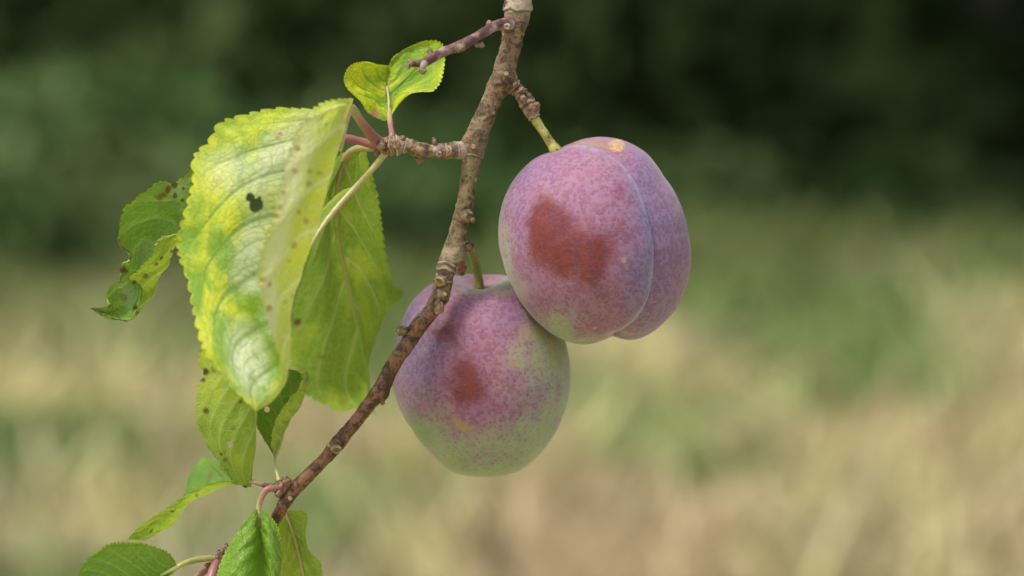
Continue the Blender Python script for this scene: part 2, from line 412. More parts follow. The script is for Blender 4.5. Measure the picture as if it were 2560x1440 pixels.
# side twig, top left
tw = [(1284, 62, -1, 16), (1262, 60, -3, 15), (1237, 65, -6, 13), (1207, 83, -9, 12), (1176, 101, -11, 12), (1152, 115, -13, 13), (1124, 124, -14, 12), (1100, 134, -15, 12), (1078, 146, -16, 12), (1060, 156, -17, 11), (1040, 160, -17, 8), (1022, 161, -18, 7)]
tube('side_twig', tw, TWIG, branch, rings=320, seg=32, rough=.07, nscale=.07, lumps=[(1152, 115, 14, 3), (1237, 60, 14, 2)], seed=5)
tube('side_twig', [(1064, 153, -17, 9), (1058, 165, -18, 8), (1056, 176, -18, 7)], TWIG, branch, rings=40, seg=20, seed=6)

def bud(x, y, d, r, direction=(0, 0, -1), long=1.3, m=None, cup=False, seed=0, label=None, name='bud'):
    """knobbly bud or leaf scar; direction in image axes (x right, y down, z away)"""
    n1, n2 = 26, 28
    th = np.linspace(0, math.pi, n1)[:, None]; ph = np.linspace(0, 2*math.pi, n2, endpoint=False)[None]
    z = np.cos(th)*np.ones_like(ph); rr = np.sin(th)
    P = np.stack([rr*np.cos(ph), rr*np.sin(ph), z], -1)
    dsp = 1+.2*fbm(P*2.2+seed*3.1, 4, seed)
    pale = np.zeros_like(z); dark = np.zeros_like(z)
    if cup:     # broken-off stub: rimmed flat end with sunk centre
        cap = z > .55
        P[..., 2] = np.where(cap, .55+.13*np.sin((z-.55)/.45*math.pi)-.08*smooth(.75, 1.0, z), P[..., 2])
        pale = np.exp(-((z-.66)/.16)**2)*.75*smooth(-.3, .5, vnoise(np.stack([np.cos(ph)*1.3+z*0, np.sin(ph)*1.3+z*0, z*0+seed], -1), 4)); dark = smooth(.82, .97, z)*.3+.2*smooth(.5, .3, z)*smooth(.1, .3, z)
    else:       # bud scales in rings
        dsp = dsp+.07*np.sin(z*9+np.cos(ph*3)*1.2); dark = smooth(.3, .9, np.sin(z*9+np.cos(ph*3)*1.2))*.35; pale = smooth(.8, 1.0, z)*.3
    P = P*dsp[..., None]; P[..., 2] *= long
    dz = np.array(direction, float); dz = RIGHT*dz[0]-UP*dz[1]+FWD*dz[2]; dz /= np.linalg.norm(dz)
    dx = np.cross(dz, [0.3, .2, 1]); dx /= np.linalg.norm(dx); dy = np.cross(dz, dx)
    r = r*.86
    c = at([(x, y, d)])[0]
    W = c+(P[..., 0:1]*dx+P[..., 1:2]*dy+P[..., 2:3]*dz)*r*KPX
    me = mesh_from(name, W.reshape(-1, 3), grid_faces(n1, n2, True), {'pale': pale.ravel(), 'dark': dark.ravel(), 't': np.zeros(n1*n2), 'moss': np.zeros(n1*n2)})
    return obj(name, me, m or BUD, branch, origin=tuple(c), label=label)

# buds and scars of the side twig
bud(1223, 60, -7, 9, (-.1, -1, 0), 1.1, seed=1); bud(1268, 66, -6, 10, (0, .2, -1), .9, cup=True, seed=2); bud(1150, 117, -15, 15, (.1, .2, -1), .8, seed=3)
bud(1203, 111, -9, 9, (.5, 1, 0), 1.1, seed=4); bud(1193, 112, -9, 7, (-.2, 1, 0), 1, seed=5); bud(1075, 131, -15, 8, (-.2, -1, 0), 1.2, m=TWIG, seed=6)
bud(1027, 156, -18, 9, (-.5, -.6, -.4), 1.1, seed=7); bud(1057, 177, -18, 10, (0, 1, -.3), 1.2, seed=8); bud(1021, 167, -17, 6, (-1, .3, 0), 1.1, m=TWIG, seed=9)
# stubs and knobs along the main stem
bud(1168, 540, -2, 19, (.45, .25, -.8), 1.0, m=BARK, cup=True, seed=11, name='leaf_scar'); bud(1181, 549, -2, 9, (.8, .5, -.4), 1.0, m=SPUR, seed=12, name='leaf_scar')
bud(1098, 772, -3, 14, (.05, 1, -.15), 1.7, m=SPUR, cup=True, seed=13, name='broken_stub'); bud(1004, 826, -3, 15, (-1, .15, -.3), 1.5, m=BARK, cup=True, seed=14, name='broken_stub')
bud(953, 1000, -4, 11, (.5, 1, -.1), 1.3, m=BARK, seed=15, name='leaf_scar'); bud(840, 1116, -6, 19, (.1, .7, -.6), 1.1, m=BARK, cup=True, seed=16, name='broken_stub')
bud(1102, 702, -3, 18, (-.4, .3, -.8), .8, m=SPUR, cup=True, seed=17, name='leaf_scar'); bud(1170, 616, 2, 14, (.6, -.1, .2), 1.2, m=BARK, seed=18)
bud(1153, 668, 6, 14, (.1, 1, .1), 1.7, m=SPUR, seed=19, label='plump brown bud behind the stem above the lower plum')
bud(1262, 62, -3, 17, (-.8, 0, -.5), .9, m=SPUR, cup=True, seed=20, name='leaf_scar')
bud(1100, 690, -1, 8, (-1, 0, 0), 1.0, m=BARK, seed=21)
bud(703, 1216, -5, 21, (-.8, .1, -.5), 1.0, m=SPUR, seed=22, label='scaly dark bud cluster at the lowest leaf tuft'); bud(716, 1204, -6, 13, (-.2, -1, -.4), 1.2, m=SPUR, seed=23); bud(697, 1233, -6, 11, (-.5, .8, -.3), 1.1, m=SPUR, seed=24)

# spur to the left with the leaf tuft
sp = [(1190, 372, 3, 24), (1165, 374, 1, 23), (1138, 376, -1, 20), (1115, 377, -2, 20), (1098, 377, -2, 18), (1078, 378, -2, 16), (1054, 375, -3, 19), (1040, 372, -3, 19), (1023, 366, -3, 18), (1005, 362, -3, 20), (990, 363, -3, 24), (976, 364, -3, 24), (962, 364, -3, 21), (948, 360, -3, 17), (938, 356, -3, 10)]
tube('fruit_spur', sp, SPUR, branch, rings=420, seg=40, rough=.12, nscale=.07, bands=[(.15, .006, .05, .4), (.25, .006, .08, .5), (.34, .006, .05, .3), (.72, .008, .08, .6), (.8, .009, .14, .8), (.86, .008, .08, .4)],
     pales=[(1090, 362, 14, .8), (1010, 352, 12, .8), (1150, 368, 16, .7)], seed=8)
bud(1050, 396, -2, 14, (-.25, 1, 0), 1.1, m=SPUR, seed=31); bud(1086, 353, -3, 8, (-.3, -1, -.2), 1.3, m=TWIG, seed=32); bud(1007, 346, -4, 9, (-.2, -1, -.2), .9, m=SPUR, seed=33)
bud(1098, 385, -5, 9, (0, .3, -1), .9, m=SPUR, cup=True, seed=34, name='leaf_scar'); bud(1120, 378, -3, 18, (-.3, 0, -1), .7, m=SPUR, seed=35, cup=True, name='leaf_scar'); bud(943, 381, -2, 9, (-.6, .9, 0), 1.1, m=SPUR, seed=36)
bud(953, 362, -6, 13, (-.4, 0, -1), .8, m=TWIG, seed=37); bud(991, 362, -7, 12, (0, 0, -1), .7, m=SPUR, cup=True, seed=38, name='leaf_scar')

# woody spur that carries the upper plum
tube('fruit_spur', [(1262, 205, 0, 20), (1280, 213, 0, 19), (1299, 231, 0, 16), (1314, 249, 0, 20), (1326, 272, 0, 20), (1336, 294, 0, 16), (1341, 301, 0, 11)], SPUR, branch, rings=220, seg=36, rough=.2, nscale=.09,
     bands=[(.22, .02, .2, .5), (.4, .02, .16, .4), (.62, .03, .12, .2), (.93, .012, .12, .8)], seed=10)
bud(1303, 226, -2, 11, (.5, -1, -.5), 1.0, m=SPUR, seed=41); bud(1341, 262, -1, 9, (1, -.3, -.3), 1.1, m=SPUR, seed=42); bud(1308, 246, -3, 11, (-.6, .5, -1), .8, m=SPUR, seed=43); bud(1288, 212, -2, 9, (.4, -1, -.3), 1, m=SPUR, seed=44)
# bottom spur
tube('fruit_spur', [(700, 1222, -4, 11), (680, 1217, -5, 8), (660, 1212, -5, 7), (640, 1206, -4, 6), (624, 1202, -3, 5)], SPUR, branch, rings=80, seg=20, rough=.15, nscale=.1, seed=12)
tube('fruit_spur', [(606, 1384, 4, 10), (575, 1384, 0, 9), (560, 1392, -3, 12), (545, 1400, -4, 14), (528, 1402, -4, 9)], TWIG, branch, rings=90, seg=24, rough=.15, nscale=.09, seed=13)
for i, (x, y, dx, dy) in enumerate([(566, 1366, -.2, -1), (549, 1382, -.6, -1), (535, 1394, -.6, -1), (520, 1412, -1, .3), (556, 1378, .2, -1)]):
    bud(x, y, -4, 6, (dx, dy, -.2), 1.7, m=SPUR, seed=50+i)

# ------------------------------------------------------------------ leaves
def mat_leaf(name, top, patch, vein, under, uvein, gloss=.38, patch_lo=.45, patch_hi=.6, trans=.4, spotcol=(.10, .035, .015), netb=.00008, tcol=None, spec=.5, pale=None, netc=.18, upale=(.86, .84, .52)):
    T = NT(name); uv = T.attr('lp', 'Vector'); v = T.attr('vein'); e = T.attr('edge'); sp_ = T.attr('spot')
    n1 = T.noise(.085, 4, uv); n2 = T.noise(.5, 3, uv)
    wv = T.n('VectorMath', operation='ADD'); T.L.new(uv, wv.inputs[0])
    net = T.voro(.62, uv, 'DISTANCE_TO_EDGE'); net2 = T.voro(1.5, uv, 'DISTANCE_TO_EDGE')
    nl = T.ramp(net, .10, .02); nl2 = T.ramp(net2, .12, .02)
    c = T.mix(T.ramp(T.math('ADD', n1, T.math('MULTIPLY', v, -.14)), patch_lo, patch_hi), top, patch)
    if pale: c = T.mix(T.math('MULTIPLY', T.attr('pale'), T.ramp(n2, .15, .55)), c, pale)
    c = T.mix(T.math('MULTIPLY', T.math('SUBTRACT', n2, .35), .5, clamp=True), c, top)
    c = T.mix(T.math('MULTIPLY', nl, netc), c, vein); c = T.mix(T.math('MULTIPLY', nl2, netc*.5), c, vein)
    c = T.mix(T.math('MULTIPLY', v, .8), c, vein)
    c = T.mix(T.math('MULTIPLY', T.attr('vein2'), .4), c, vein)
    c = T.mix(T.math('MULTIPLY', e, .55), c, patch)
    u = T.mix(T.ramp(T.math('ADD', n1, T.math('MULTIPLY', v, -.1)), patch_lo, patch_hi), under, tuple(min(1, .5*a+.5*b*1.05) for a, b in zip(under, patch)))
    u = T.mix(T.math('MULTIPLY', nl, .25), u, uvein); u = T.mix(T.math('MULTIPLY', v, .95), u, uvein)
    u = T.mix(T.math('MULTIPLY', T.attr('vein2'), .3), u, uvein)
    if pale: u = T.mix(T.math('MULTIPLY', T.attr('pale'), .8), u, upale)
    g = T.n('NewGeometry'); back = g.outputs['Backfacing']
    col = T.mix(back, c, u)
    # brown flecks that grow out of a fine noise, plus the eaten edges
    fl = T.math('MULTIPLY', T.ramp(T.noise(.75, 2, uv), .76, .80), .5)
    col = T.mix(fl, col, (.18, .09, .04)); col = T.mix(sp_, col, T.mix(T.ramp(sp_, .5, .95), tuple(.5*a+.5*b for a, b in zip((.32, .17, .08), spotcol)), spotcol))
    h = T.math('ADD', T.math('MULTIPLY', nl, -.7), T.math('ADD', T.math('MULTIPLY', nl2, -.35), T.math('MULTIPLY', n2, .5)))
    h = T.mix(back, h, T.math('MULTIPLY', h, -1.0))
    nrm = T.bump(h, netb, .9)
    rg = T.math('ADD', T.math('MULTIPLY', back, .3), T.math('ADD', gloss, T.math('MULTIPLY', n2, .12)))
    p = T.bsdf(Base_Color=col, Roughness=rg, Specular_IOR_Level=spec, Normal=nrm)
    tr = T.n('BsdfTranslucent'); T.put(tr.inputs[0], T.mix(.35, col, tcol or patch)); T.L.new(nrm, tr.inputs['Normal'])
    m = T.n('MixShader'); m.inputs[0].default_value = trans; T.L.new(p, m.inputs[1]); T.L.new(tr.outputs[0], m.inputs[2])
    return T.out(m.outputs[0])

def make_leaf(rails, vs, m, label, flip=False, teeth=26, amp=7, nu=220, nv=110, veins=8, slope=.22, quilt=.35, holes=(), spots=(), nspots=8, seed=0, mid_rail=None, ragged=0, pale=(), brown_edge=0.0, curl=0.0, midw=.03, wmm=14):
    nr = len(rails); vs = np.array(vs, float)
    R = []
    for r in rails:
        p = np.asarray(r, float); R.append(catmull(np.c_[at(p), p[:, :2]], nu))
    R = np.array(R)                                    # rail, u, 5
    v = np.linspace(vs[0], vs[-1], nv)
    # smooth across the rails (cubic Hermite with knots vs)
    M = np.zeros_like(R)
    for i in range(nr):
        if i == 0: M[i] = (R[1]-R[0])/(vs[1]-vs[0])
        elif i == nr-1: M[i] = (R[-1]-R[-2])/(vs[-1]-vs[-2])
        else:
            h0, h1 = vs[i]-vs[i-1], vs[i+1]-vs[i]
            M[i] = ((R[i]-R[i-1])/h0*h1+(R[i+1]-R[i])/h1*h0)/(h0+h1)
    G = np.zeros((nu, nv, 5))
    for j, vv in enumerate(v):
        i = min(max(np.searchsorted(vs, vv)-1, 0), nr-2); h = vs[i+1]-vs[i]; s = (vv-vs[i])/h
        G[:, j] = (2*s**3-3*s**2+1)*R[i]+(s**3-2*s**2+s)*h*M[i]+(-2*s**3+3*s**2)*R[i+1]+(s**3-s**2)*h*M[i+1]
    u = np.linspace(0, 1, nu)[:, None]*np.ones((1, nv)); V = np.ones((nu, 1))*v[None]
    P = G[..., :3]; XY = G[..., 3:5]
    # margins: rounded forward-pointing teeth
    rr = np.random.default_rng(seed+100)
    ph = np.cumsum(rr.uniform(.6, 1.4, 400)); 
    for side in (0, 1):
        if side == 0: edge, inner = P[:, 0], P[:, 4]
        else: edge, inner = P[:, -1], P[:, -5]
        o = edge-inner; o /= np.maximum(np.linalg.norm(o, axis=1), 1e-9)[:, None]
        al = np.gradient(edge, axis=0); L = np.r_[0, np.cumsum(np.linalg.norm(np.diff(edge, axis=0), axis=1))]; L /= L[-1]
        x = np.interp(L*teeth*(1+.08*side), np.r_[0, ph], np.arange(401)); fr = x-np.floor(x)
        tooth = np.where(fr < .72, np.sin(fr/.72*math.pi/2)**.9, np.cos((fr-.72)/.28*math.pi/2)**.7)
        a = amp*KPX*(tooth-.4)*np.clip(np.sin(np.pi*np.clip(L, 0, 1)), 0, 1)**.35
        a = a+ragged*KPX*fbm(np.c_[L*14, L*0+seed, L*0+side*5], 3, seed)*np.sin(np.pi*L)**.5
        wv = smooth(.0, 1.0, np.clip(1-np.abs(V-(v[0] if side == 0 else v[-1]))/.16, 0, 1))
        P = P+wv[..., None]*(o*a[:, None])[:, None]
        XY[..., 0] += wv*(o@RIGHT*a)[:, None]/KPX; XY[..., 1] -= wv*(o@UP*a)[:, None]/KPX
    # normals
    du = np.gradient(P, axis=0); dv = np.gradient(P, axis=1); N = np.cross(du, dv); N /= np.maximum(np.linalg.norm(N, axis=2), 1e-12)[..., None]
    if flip: N = -N
    # veins: midrib at v=0 and curved side veins towards the tip
    av = np.abs(V); width = smooth(0, .12, u)*smooth(0, .1, 1-u)
    sidex = (u-slope*av**1.25+.02*vnoise(np.stack([u*6, V*3, u*0+seed], -1), 4))*veins*1.08+np.where(V > 0, .5, 0)
    fr = np.abs(sidex-np.round(sidex))/veins
    vein = np.exp(-(fr/(.011*(1.15-av*.6)))**2)*smooth(1.05, .6, av)*.85
    mid = np.exp(-(V/(midw*(1.3-u)))**2)
    veinm = np.maximum(vein, mid)
    x2 = sidex*3+.5+.25*vnoise(np.stack([u*20, V*6, u*0+seed], -1), 8); f2 = np.abs(x2-np.round(x2)); x3 = av*7+.5*vnoise(np.stack([u*30, V*4, u*0+seed], -1), 9)+u*6; f3 = np.abs(x3-np.round(x3))
    vein2 = np.maximum(np.exp(-(f2/.07)**2), .7*np.exp(-(f3/.06)**2))*smooth(1, .8, av)*(.5+.5*smooth(-.4, .4, vnoise(np.stack([u*9, V*4, u*0+seed+2], -1), 10)))
    quiltm = np.exp(-(fr/.03)**2)
    fine = fbm(np.stack([u*wmm*2.2, V*wmm*.8, u*0+seed], -1), 3, 9+seed)
    disp = quilt*1e-3*((1-quiltm)*.8*smooth(1, .7, av)-np.maximum(quiltm*.4, mid*.9)-vein2*.25+fine*.5)
    wav = fbm(np.stack([u*5, V*2.2, u*0+seed*2.7], -1), 2, 31)*.6e-3
    P = P+N*((disp*.7+wav)*width*smooth(0, .05, 1.02-av/max(abs(vs[0]), abs(vs[-1]))))[..., None]
    # spots and holes
    lpos = np.stack([u*np.linalg.norm(np.diff(R[nr//2, :, :3], axis=0), axis=1).sum()*1000, V*wmm, u*0+seed*7.0], -1)
    spot = np.zeros((nu, nv)); keep = np.ones((nu, nv), bool)
    jag = 1+.35*fbm(np.stack([XY[..., 0]*.06, XY[..., 1]*.06, u*0+3], -1), 3, seed+5)
    for (x, y, r_, s_, lo, hi) in spots:
        dd = np.hypot(XY[..., 0]-x, XY[..., 1]-y)/r_*jag; ok = (V >= lo) & (V <= hi)
        spot = np.maximum(spot, np.where(ok, s_*smooth(1.25, .5, dd), 0))
    for (x, y, rx, ry, lo, hi) in holes:
        dd = np.hypot((XY[..., 0]-x)/rx, (XY[..., 1]-y)/ry)*jag; ok = (V >= lo) & (V <= hi)
        keep &= ~(ok & (dd < 1)); spot = np.maximum(spot, np.where(ok, smooth(1.45, 1.05, dd), 0)*.6)
    for _ in range(nspots):
        cu, cv = rr.uniform(.1, .95), rr.uniform(vs[0]*.9, vs[-1]*.9); r_ = rr.uniform(.25, .8)
        dd = np.hypot((u-cu)*lpos[-1, 0, 0], (V-cv)*wmm)/r_*jag; spot = np.maximum(spot, rr.uniform(.4, .9)*smooth(1.2, .4, dd))
    em = np.maximum(smooth(vs[0]+.05, vs[0], V), smooth(vs[-1]-.05, vs[-1], V))
    if brown_edge:
        nb = fbm(np.stack([XY[..., 0]*.03, XY[..., 1]*.03, u*0+8], -1), 3, seed+8); spot = np.maximum(spot, brown_edge*em*smooth(-.1, .3, nb))
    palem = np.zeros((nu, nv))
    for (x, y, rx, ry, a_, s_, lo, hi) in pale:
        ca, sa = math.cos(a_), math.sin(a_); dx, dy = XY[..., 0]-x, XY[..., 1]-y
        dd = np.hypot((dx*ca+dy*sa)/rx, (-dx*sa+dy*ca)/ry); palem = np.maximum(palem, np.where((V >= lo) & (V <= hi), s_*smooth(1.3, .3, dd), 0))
    F = grid_faces(nu, nv)
    kf = keep.ravel()[F].all(1); F = F[kf]
    # grid winding (u down, v across): dU x dV
    if not flip: F = F[:, ::-1]
    used = np.unique(F); mp = np.full(nu*nv, -1); mp[used] = np.arange(len(used)); F = mp[F]
    pick = lambda a: a.reshape(nu*nv, -1)[used].squeeze()
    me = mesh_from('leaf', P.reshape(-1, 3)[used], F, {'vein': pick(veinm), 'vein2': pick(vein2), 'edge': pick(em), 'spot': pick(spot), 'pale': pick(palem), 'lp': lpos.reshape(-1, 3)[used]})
    o = obj('leaf', me, m, branch, origin=tuple(P[0, nv//2]), label=label)
    return o

def petiole(leaf, path, m, rings=70, seg=20, **kw):
    return tube('petiole', path, m, leaf, rings=rings, seg=seg, rough=.05, nscale=.06, thick=.86, **kw)

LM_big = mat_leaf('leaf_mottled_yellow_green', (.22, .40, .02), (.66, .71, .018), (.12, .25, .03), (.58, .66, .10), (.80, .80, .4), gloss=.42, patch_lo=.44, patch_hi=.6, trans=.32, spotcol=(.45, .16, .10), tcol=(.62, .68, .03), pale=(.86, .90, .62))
LM_dark = mat_leaf('leaf_fresh_green', (.17, .35, .03), (.42, .54, .03), (.40, .54, .18), (.42, .55, .05), (.56, .62, .2), gloss=.3, pale=(.5, .62, .36), patch_lo=.55, patch_hi=.72, trans=.32, netb=.00014)
LM_back = mat_leaf('leaf_underside_green', (.17, .30, .02), (.50, .58, .03), (.3, .4, .15), (.19, .34, .025), (.52, .57, .2), gloss=.4, patch_lo=.5, patch_hi=.64, trans=.5)
LM_yel = mat_leaf('leaf_yellowing', (.20, .38, .03), (.50, .58, .03), (.34, .42, .12), (.30, .43, .04), (.54, .60, .18), gloss=.4, patch_lo=.45, patch_hi=.62, trans=.42)
LM_slim = mat_leaf('leaf_green_above_lime_below', (.14, .30, .02), (.22, .38, .03), (.2, .36, .1), (.50, .64, .05), (.5, .6, .14), gloss=.4, trans=.4)
LM_front = mat_leaf('leaf_veined_green', (.22, .40, .035), (.38, .54, .04), (.16, .30, .04), (.36, .48, .05), (.5, .55, .2), gloss=.32, patch_lo=.6, patch_hi=.75, trans=.32, netb=.00014)
PINK = mat_stalk('petiole_pink', (.34, .14, .13), (.50, .42, .22), amt=.2); CREAM = mat_stalk('petiole_cream', (.50, .46, .20), (.48, .46, .22), spot=(.30, .10, .07), amt=.15)
ROSE = mat_stalk('petiole_rose', (.30, .12, .12), (.34, .15, .15), amt=.25); MIDR = mat_stalk('petiole_lime', (.36, .30, .12), (.42, .46, .12), amt=.25)

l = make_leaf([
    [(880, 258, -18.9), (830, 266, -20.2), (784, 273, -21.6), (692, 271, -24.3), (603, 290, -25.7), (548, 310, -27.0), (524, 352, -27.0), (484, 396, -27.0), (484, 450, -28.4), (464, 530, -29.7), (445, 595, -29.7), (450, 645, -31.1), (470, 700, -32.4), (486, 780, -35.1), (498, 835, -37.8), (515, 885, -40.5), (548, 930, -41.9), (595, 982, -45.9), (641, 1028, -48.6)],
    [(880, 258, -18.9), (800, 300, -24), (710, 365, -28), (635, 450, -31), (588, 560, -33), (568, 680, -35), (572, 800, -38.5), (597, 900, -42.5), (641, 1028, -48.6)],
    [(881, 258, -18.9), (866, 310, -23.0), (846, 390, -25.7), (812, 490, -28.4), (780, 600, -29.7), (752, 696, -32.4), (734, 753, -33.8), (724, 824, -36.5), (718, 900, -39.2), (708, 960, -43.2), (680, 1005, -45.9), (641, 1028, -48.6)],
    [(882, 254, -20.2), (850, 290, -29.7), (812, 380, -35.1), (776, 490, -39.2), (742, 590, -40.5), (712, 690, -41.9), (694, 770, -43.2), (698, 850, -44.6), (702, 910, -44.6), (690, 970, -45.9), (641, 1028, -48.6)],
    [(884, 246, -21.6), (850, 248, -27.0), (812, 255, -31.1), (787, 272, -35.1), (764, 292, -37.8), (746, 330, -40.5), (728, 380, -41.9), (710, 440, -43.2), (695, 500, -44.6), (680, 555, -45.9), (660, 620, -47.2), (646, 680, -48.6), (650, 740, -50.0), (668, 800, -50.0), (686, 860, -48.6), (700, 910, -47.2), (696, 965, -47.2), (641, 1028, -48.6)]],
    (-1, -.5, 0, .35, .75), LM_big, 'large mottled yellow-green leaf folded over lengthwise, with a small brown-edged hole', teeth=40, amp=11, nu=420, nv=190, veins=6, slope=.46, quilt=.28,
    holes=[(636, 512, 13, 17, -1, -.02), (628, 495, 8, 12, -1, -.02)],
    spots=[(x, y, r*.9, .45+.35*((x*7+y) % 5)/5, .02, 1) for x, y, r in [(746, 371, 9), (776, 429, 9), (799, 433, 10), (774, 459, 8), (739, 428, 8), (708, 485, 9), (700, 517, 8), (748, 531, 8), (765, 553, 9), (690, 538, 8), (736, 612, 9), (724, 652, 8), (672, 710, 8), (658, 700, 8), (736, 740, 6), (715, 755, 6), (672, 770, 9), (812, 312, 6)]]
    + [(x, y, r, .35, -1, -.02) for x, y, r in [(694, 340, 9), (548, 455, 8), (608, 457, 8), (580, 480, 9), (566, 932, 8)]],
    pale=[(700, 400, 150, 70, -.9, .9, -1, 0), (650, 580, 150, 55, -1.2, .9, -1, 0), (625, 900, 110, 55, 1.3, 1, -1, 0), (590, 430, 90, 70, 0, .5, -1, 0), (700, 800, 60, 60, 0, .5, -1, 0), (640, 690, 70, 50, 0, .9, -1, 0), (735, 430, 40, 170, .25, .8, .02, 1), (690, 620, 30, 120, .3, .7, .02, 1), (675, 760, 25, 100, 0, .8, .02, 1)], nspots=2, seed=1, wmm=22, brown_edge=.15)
petiole(l, [(960, 362, -3, 19), (940, 350, -5, 17), (918, 325, -9, 14), (898, 298, -14, 12), (878, 270, -19, 12), (866, 300, -23, 9), (850, 380, -25, 6)], PINK)

l = make_leaf([
    [(900, 374, 3.8), (862, 380, 7.5), (838, 400, 12.5), (815, 470, 17.5), (790, 560, 25.0), (765, 650, 30.0), (740, 740, 35.0), (728, 820, 37.5), (722, 885, 38.8), (738, 930, 38.8), (757, 975, 38.8), (790, 1000, 38.8), (823, 1015, 38.8), (858, 1027, 38.8), (892, 1018, 38.8), (932, 1032, 38.8)],
    [(900, 372, 3.8), (855, 410, 8.8), (825, 480, 15.0), (815, 570, 22.5), (812, 680, 28.8), (818, 790, 33.8), (835, 900, 38.8), (870, 980, 42.5), (932, 1032, 38.8)],
    [(900, 370, 3.8), (868, 384, 7.5), (852, 420, 12.5), (840, 480, 18.8), (838, 540, 23.8), (843, 600, 27.5), (862, 680, 32.5), (878, 753, 36.2), (892, 808, 38.8), (905, 870, 41.2), (917, 940, 42.5), (932, 1032, 38.8)],
    [(902, 370, 3.8), (895, 420, 10.0), (893, 500, 17.5), (905, 600, 26.2), (925, 700, 33.8), (925, 780, 37.5), (915, 860, 40.0), (914, 950, 41.2), (932, 1032, 38.8)],
    [(904, 368, 5.0), (914, 378, 7.5), (921, 410, 10.0), (942, 484, 16.2), (954, 567, 23.8), (965, 638, 28.8), (980, 706, 33.8), (988, 728, 33.8), (1007, 728, 31.2), (996, 750, 33.8), (966, 780, 37.5), (940, 838, 38.8), (921, 881, 38.8), (915, 919, 38.8), (920, 967, 38.8), (928, 1010, 38.8), (940, 1040, 38.8)]],
    (-1, -.5, 0, .5, 1), LM_back, 'broad plain green leaf seen from its underside, hanging behind the folded leaf', flip=True, teeth=34, amp=8, nu=300, nv=140, veins=5, slope=.32, quilt=.3, midw=.035,
    spots=[(741, 807, 11, 1, -1, 1), (801, 893, 9, .5, -1, 1), (856, 1006, 9, .5, -1, 1), (770, 955, 8, .5, -1, 1)], nspots=5, seed=2, wmm=18)
petiole(l, [(948, 372, -2, 10), (925, 370, 0, 11), (900, 370, 3, 11), (872, 383, 6, 10), (854, 418, 12, 9), (842, 480, 18, 8), (841, 545, 23, 7), (845, 600, 27, 6.5), (863, 680, 32, 6), (879, 753, 35.5, 5), (893, 808, 38, 4)], MIDR, rings=140)

l = make_leaf([
    [(893, 464, 2), (855, 478, 5), (805, 522, 4), (740, 575, 0), (650, 670, -4), (565, 780, -6), (505, 866, -6), (501, 915, -6), (512, 934, -6), (497, 967, -6), (493, 1007, -6), (490, 1048, -6), (505, 1086, -5), (526, 1123, -5), (551, 1157, -5), (572, 1190, -4), (588, 1211, -4), (604, 1214, -4), (614, 1220, -3)],
    [(893, 464, 1), (830, 520, 0), (760, 610, -3), (680, 720, -6), (610, 830, -8), (575, 930, -9), (560, 1020, -9), (565, 1100, -8), (590, 1170, -6), (620, 1218, -3)],
    [(893, 464, 1), (840, 522, 0), (790, 588, -3), (740, 680, -6), (690, 790, -7), (655, 900, -6), (640, 1000, -6), (633, 1100, -5), (628, 1218, -3)],
    [(893, 464, 2), (842, 526, 5), (780, 600, 3), (720, 690, 2), (670, 800, 2), (638, 900, 3), (622, 1000, 3), (612, 1100, 2), (626, 1218, -2)]],
    (-1, -.5, 0, .5), LM_yel, 'long dull yellow-green leaf hanging behind the folded leaf, with brown flecks and a small round hole', flip=True, teeth=44, amp=7, nu=360, nv=130, veins=9, slope=.4, quilt=.18,
    holes=[(575, 1112, 7, 9, -1, 0)], spots=[(514, 1027, 8, .9, -1, 0), (512, 930, 9, 1, -1, 0), (508, 950, 7, .9, -1, 0), (552, 1136, 6, .9, -1, 0), (561, 1151, 6, .8, -1, 0), (601, 1004, 7, .8, -1, 0), (612, 1222, 9, 1, -1, 0), (576, 1200, 6, 1, -1, 0), (585, 1070, 6, .5, -1, 0)], nspots=9, ragged=3, brown_edge=.6, seed=3, wmm=16)
petiole(l, [(966, 378, -3, 13), (955, 393, -2, 10), (930, 424, -1, 9), (893, 464, 0, 8.5), (842, 520, -2, 8), (792, 588, -5, 7), (742, 680, -8, 5), (690, 790, -8.5, 4)], CREAM, rings=120)

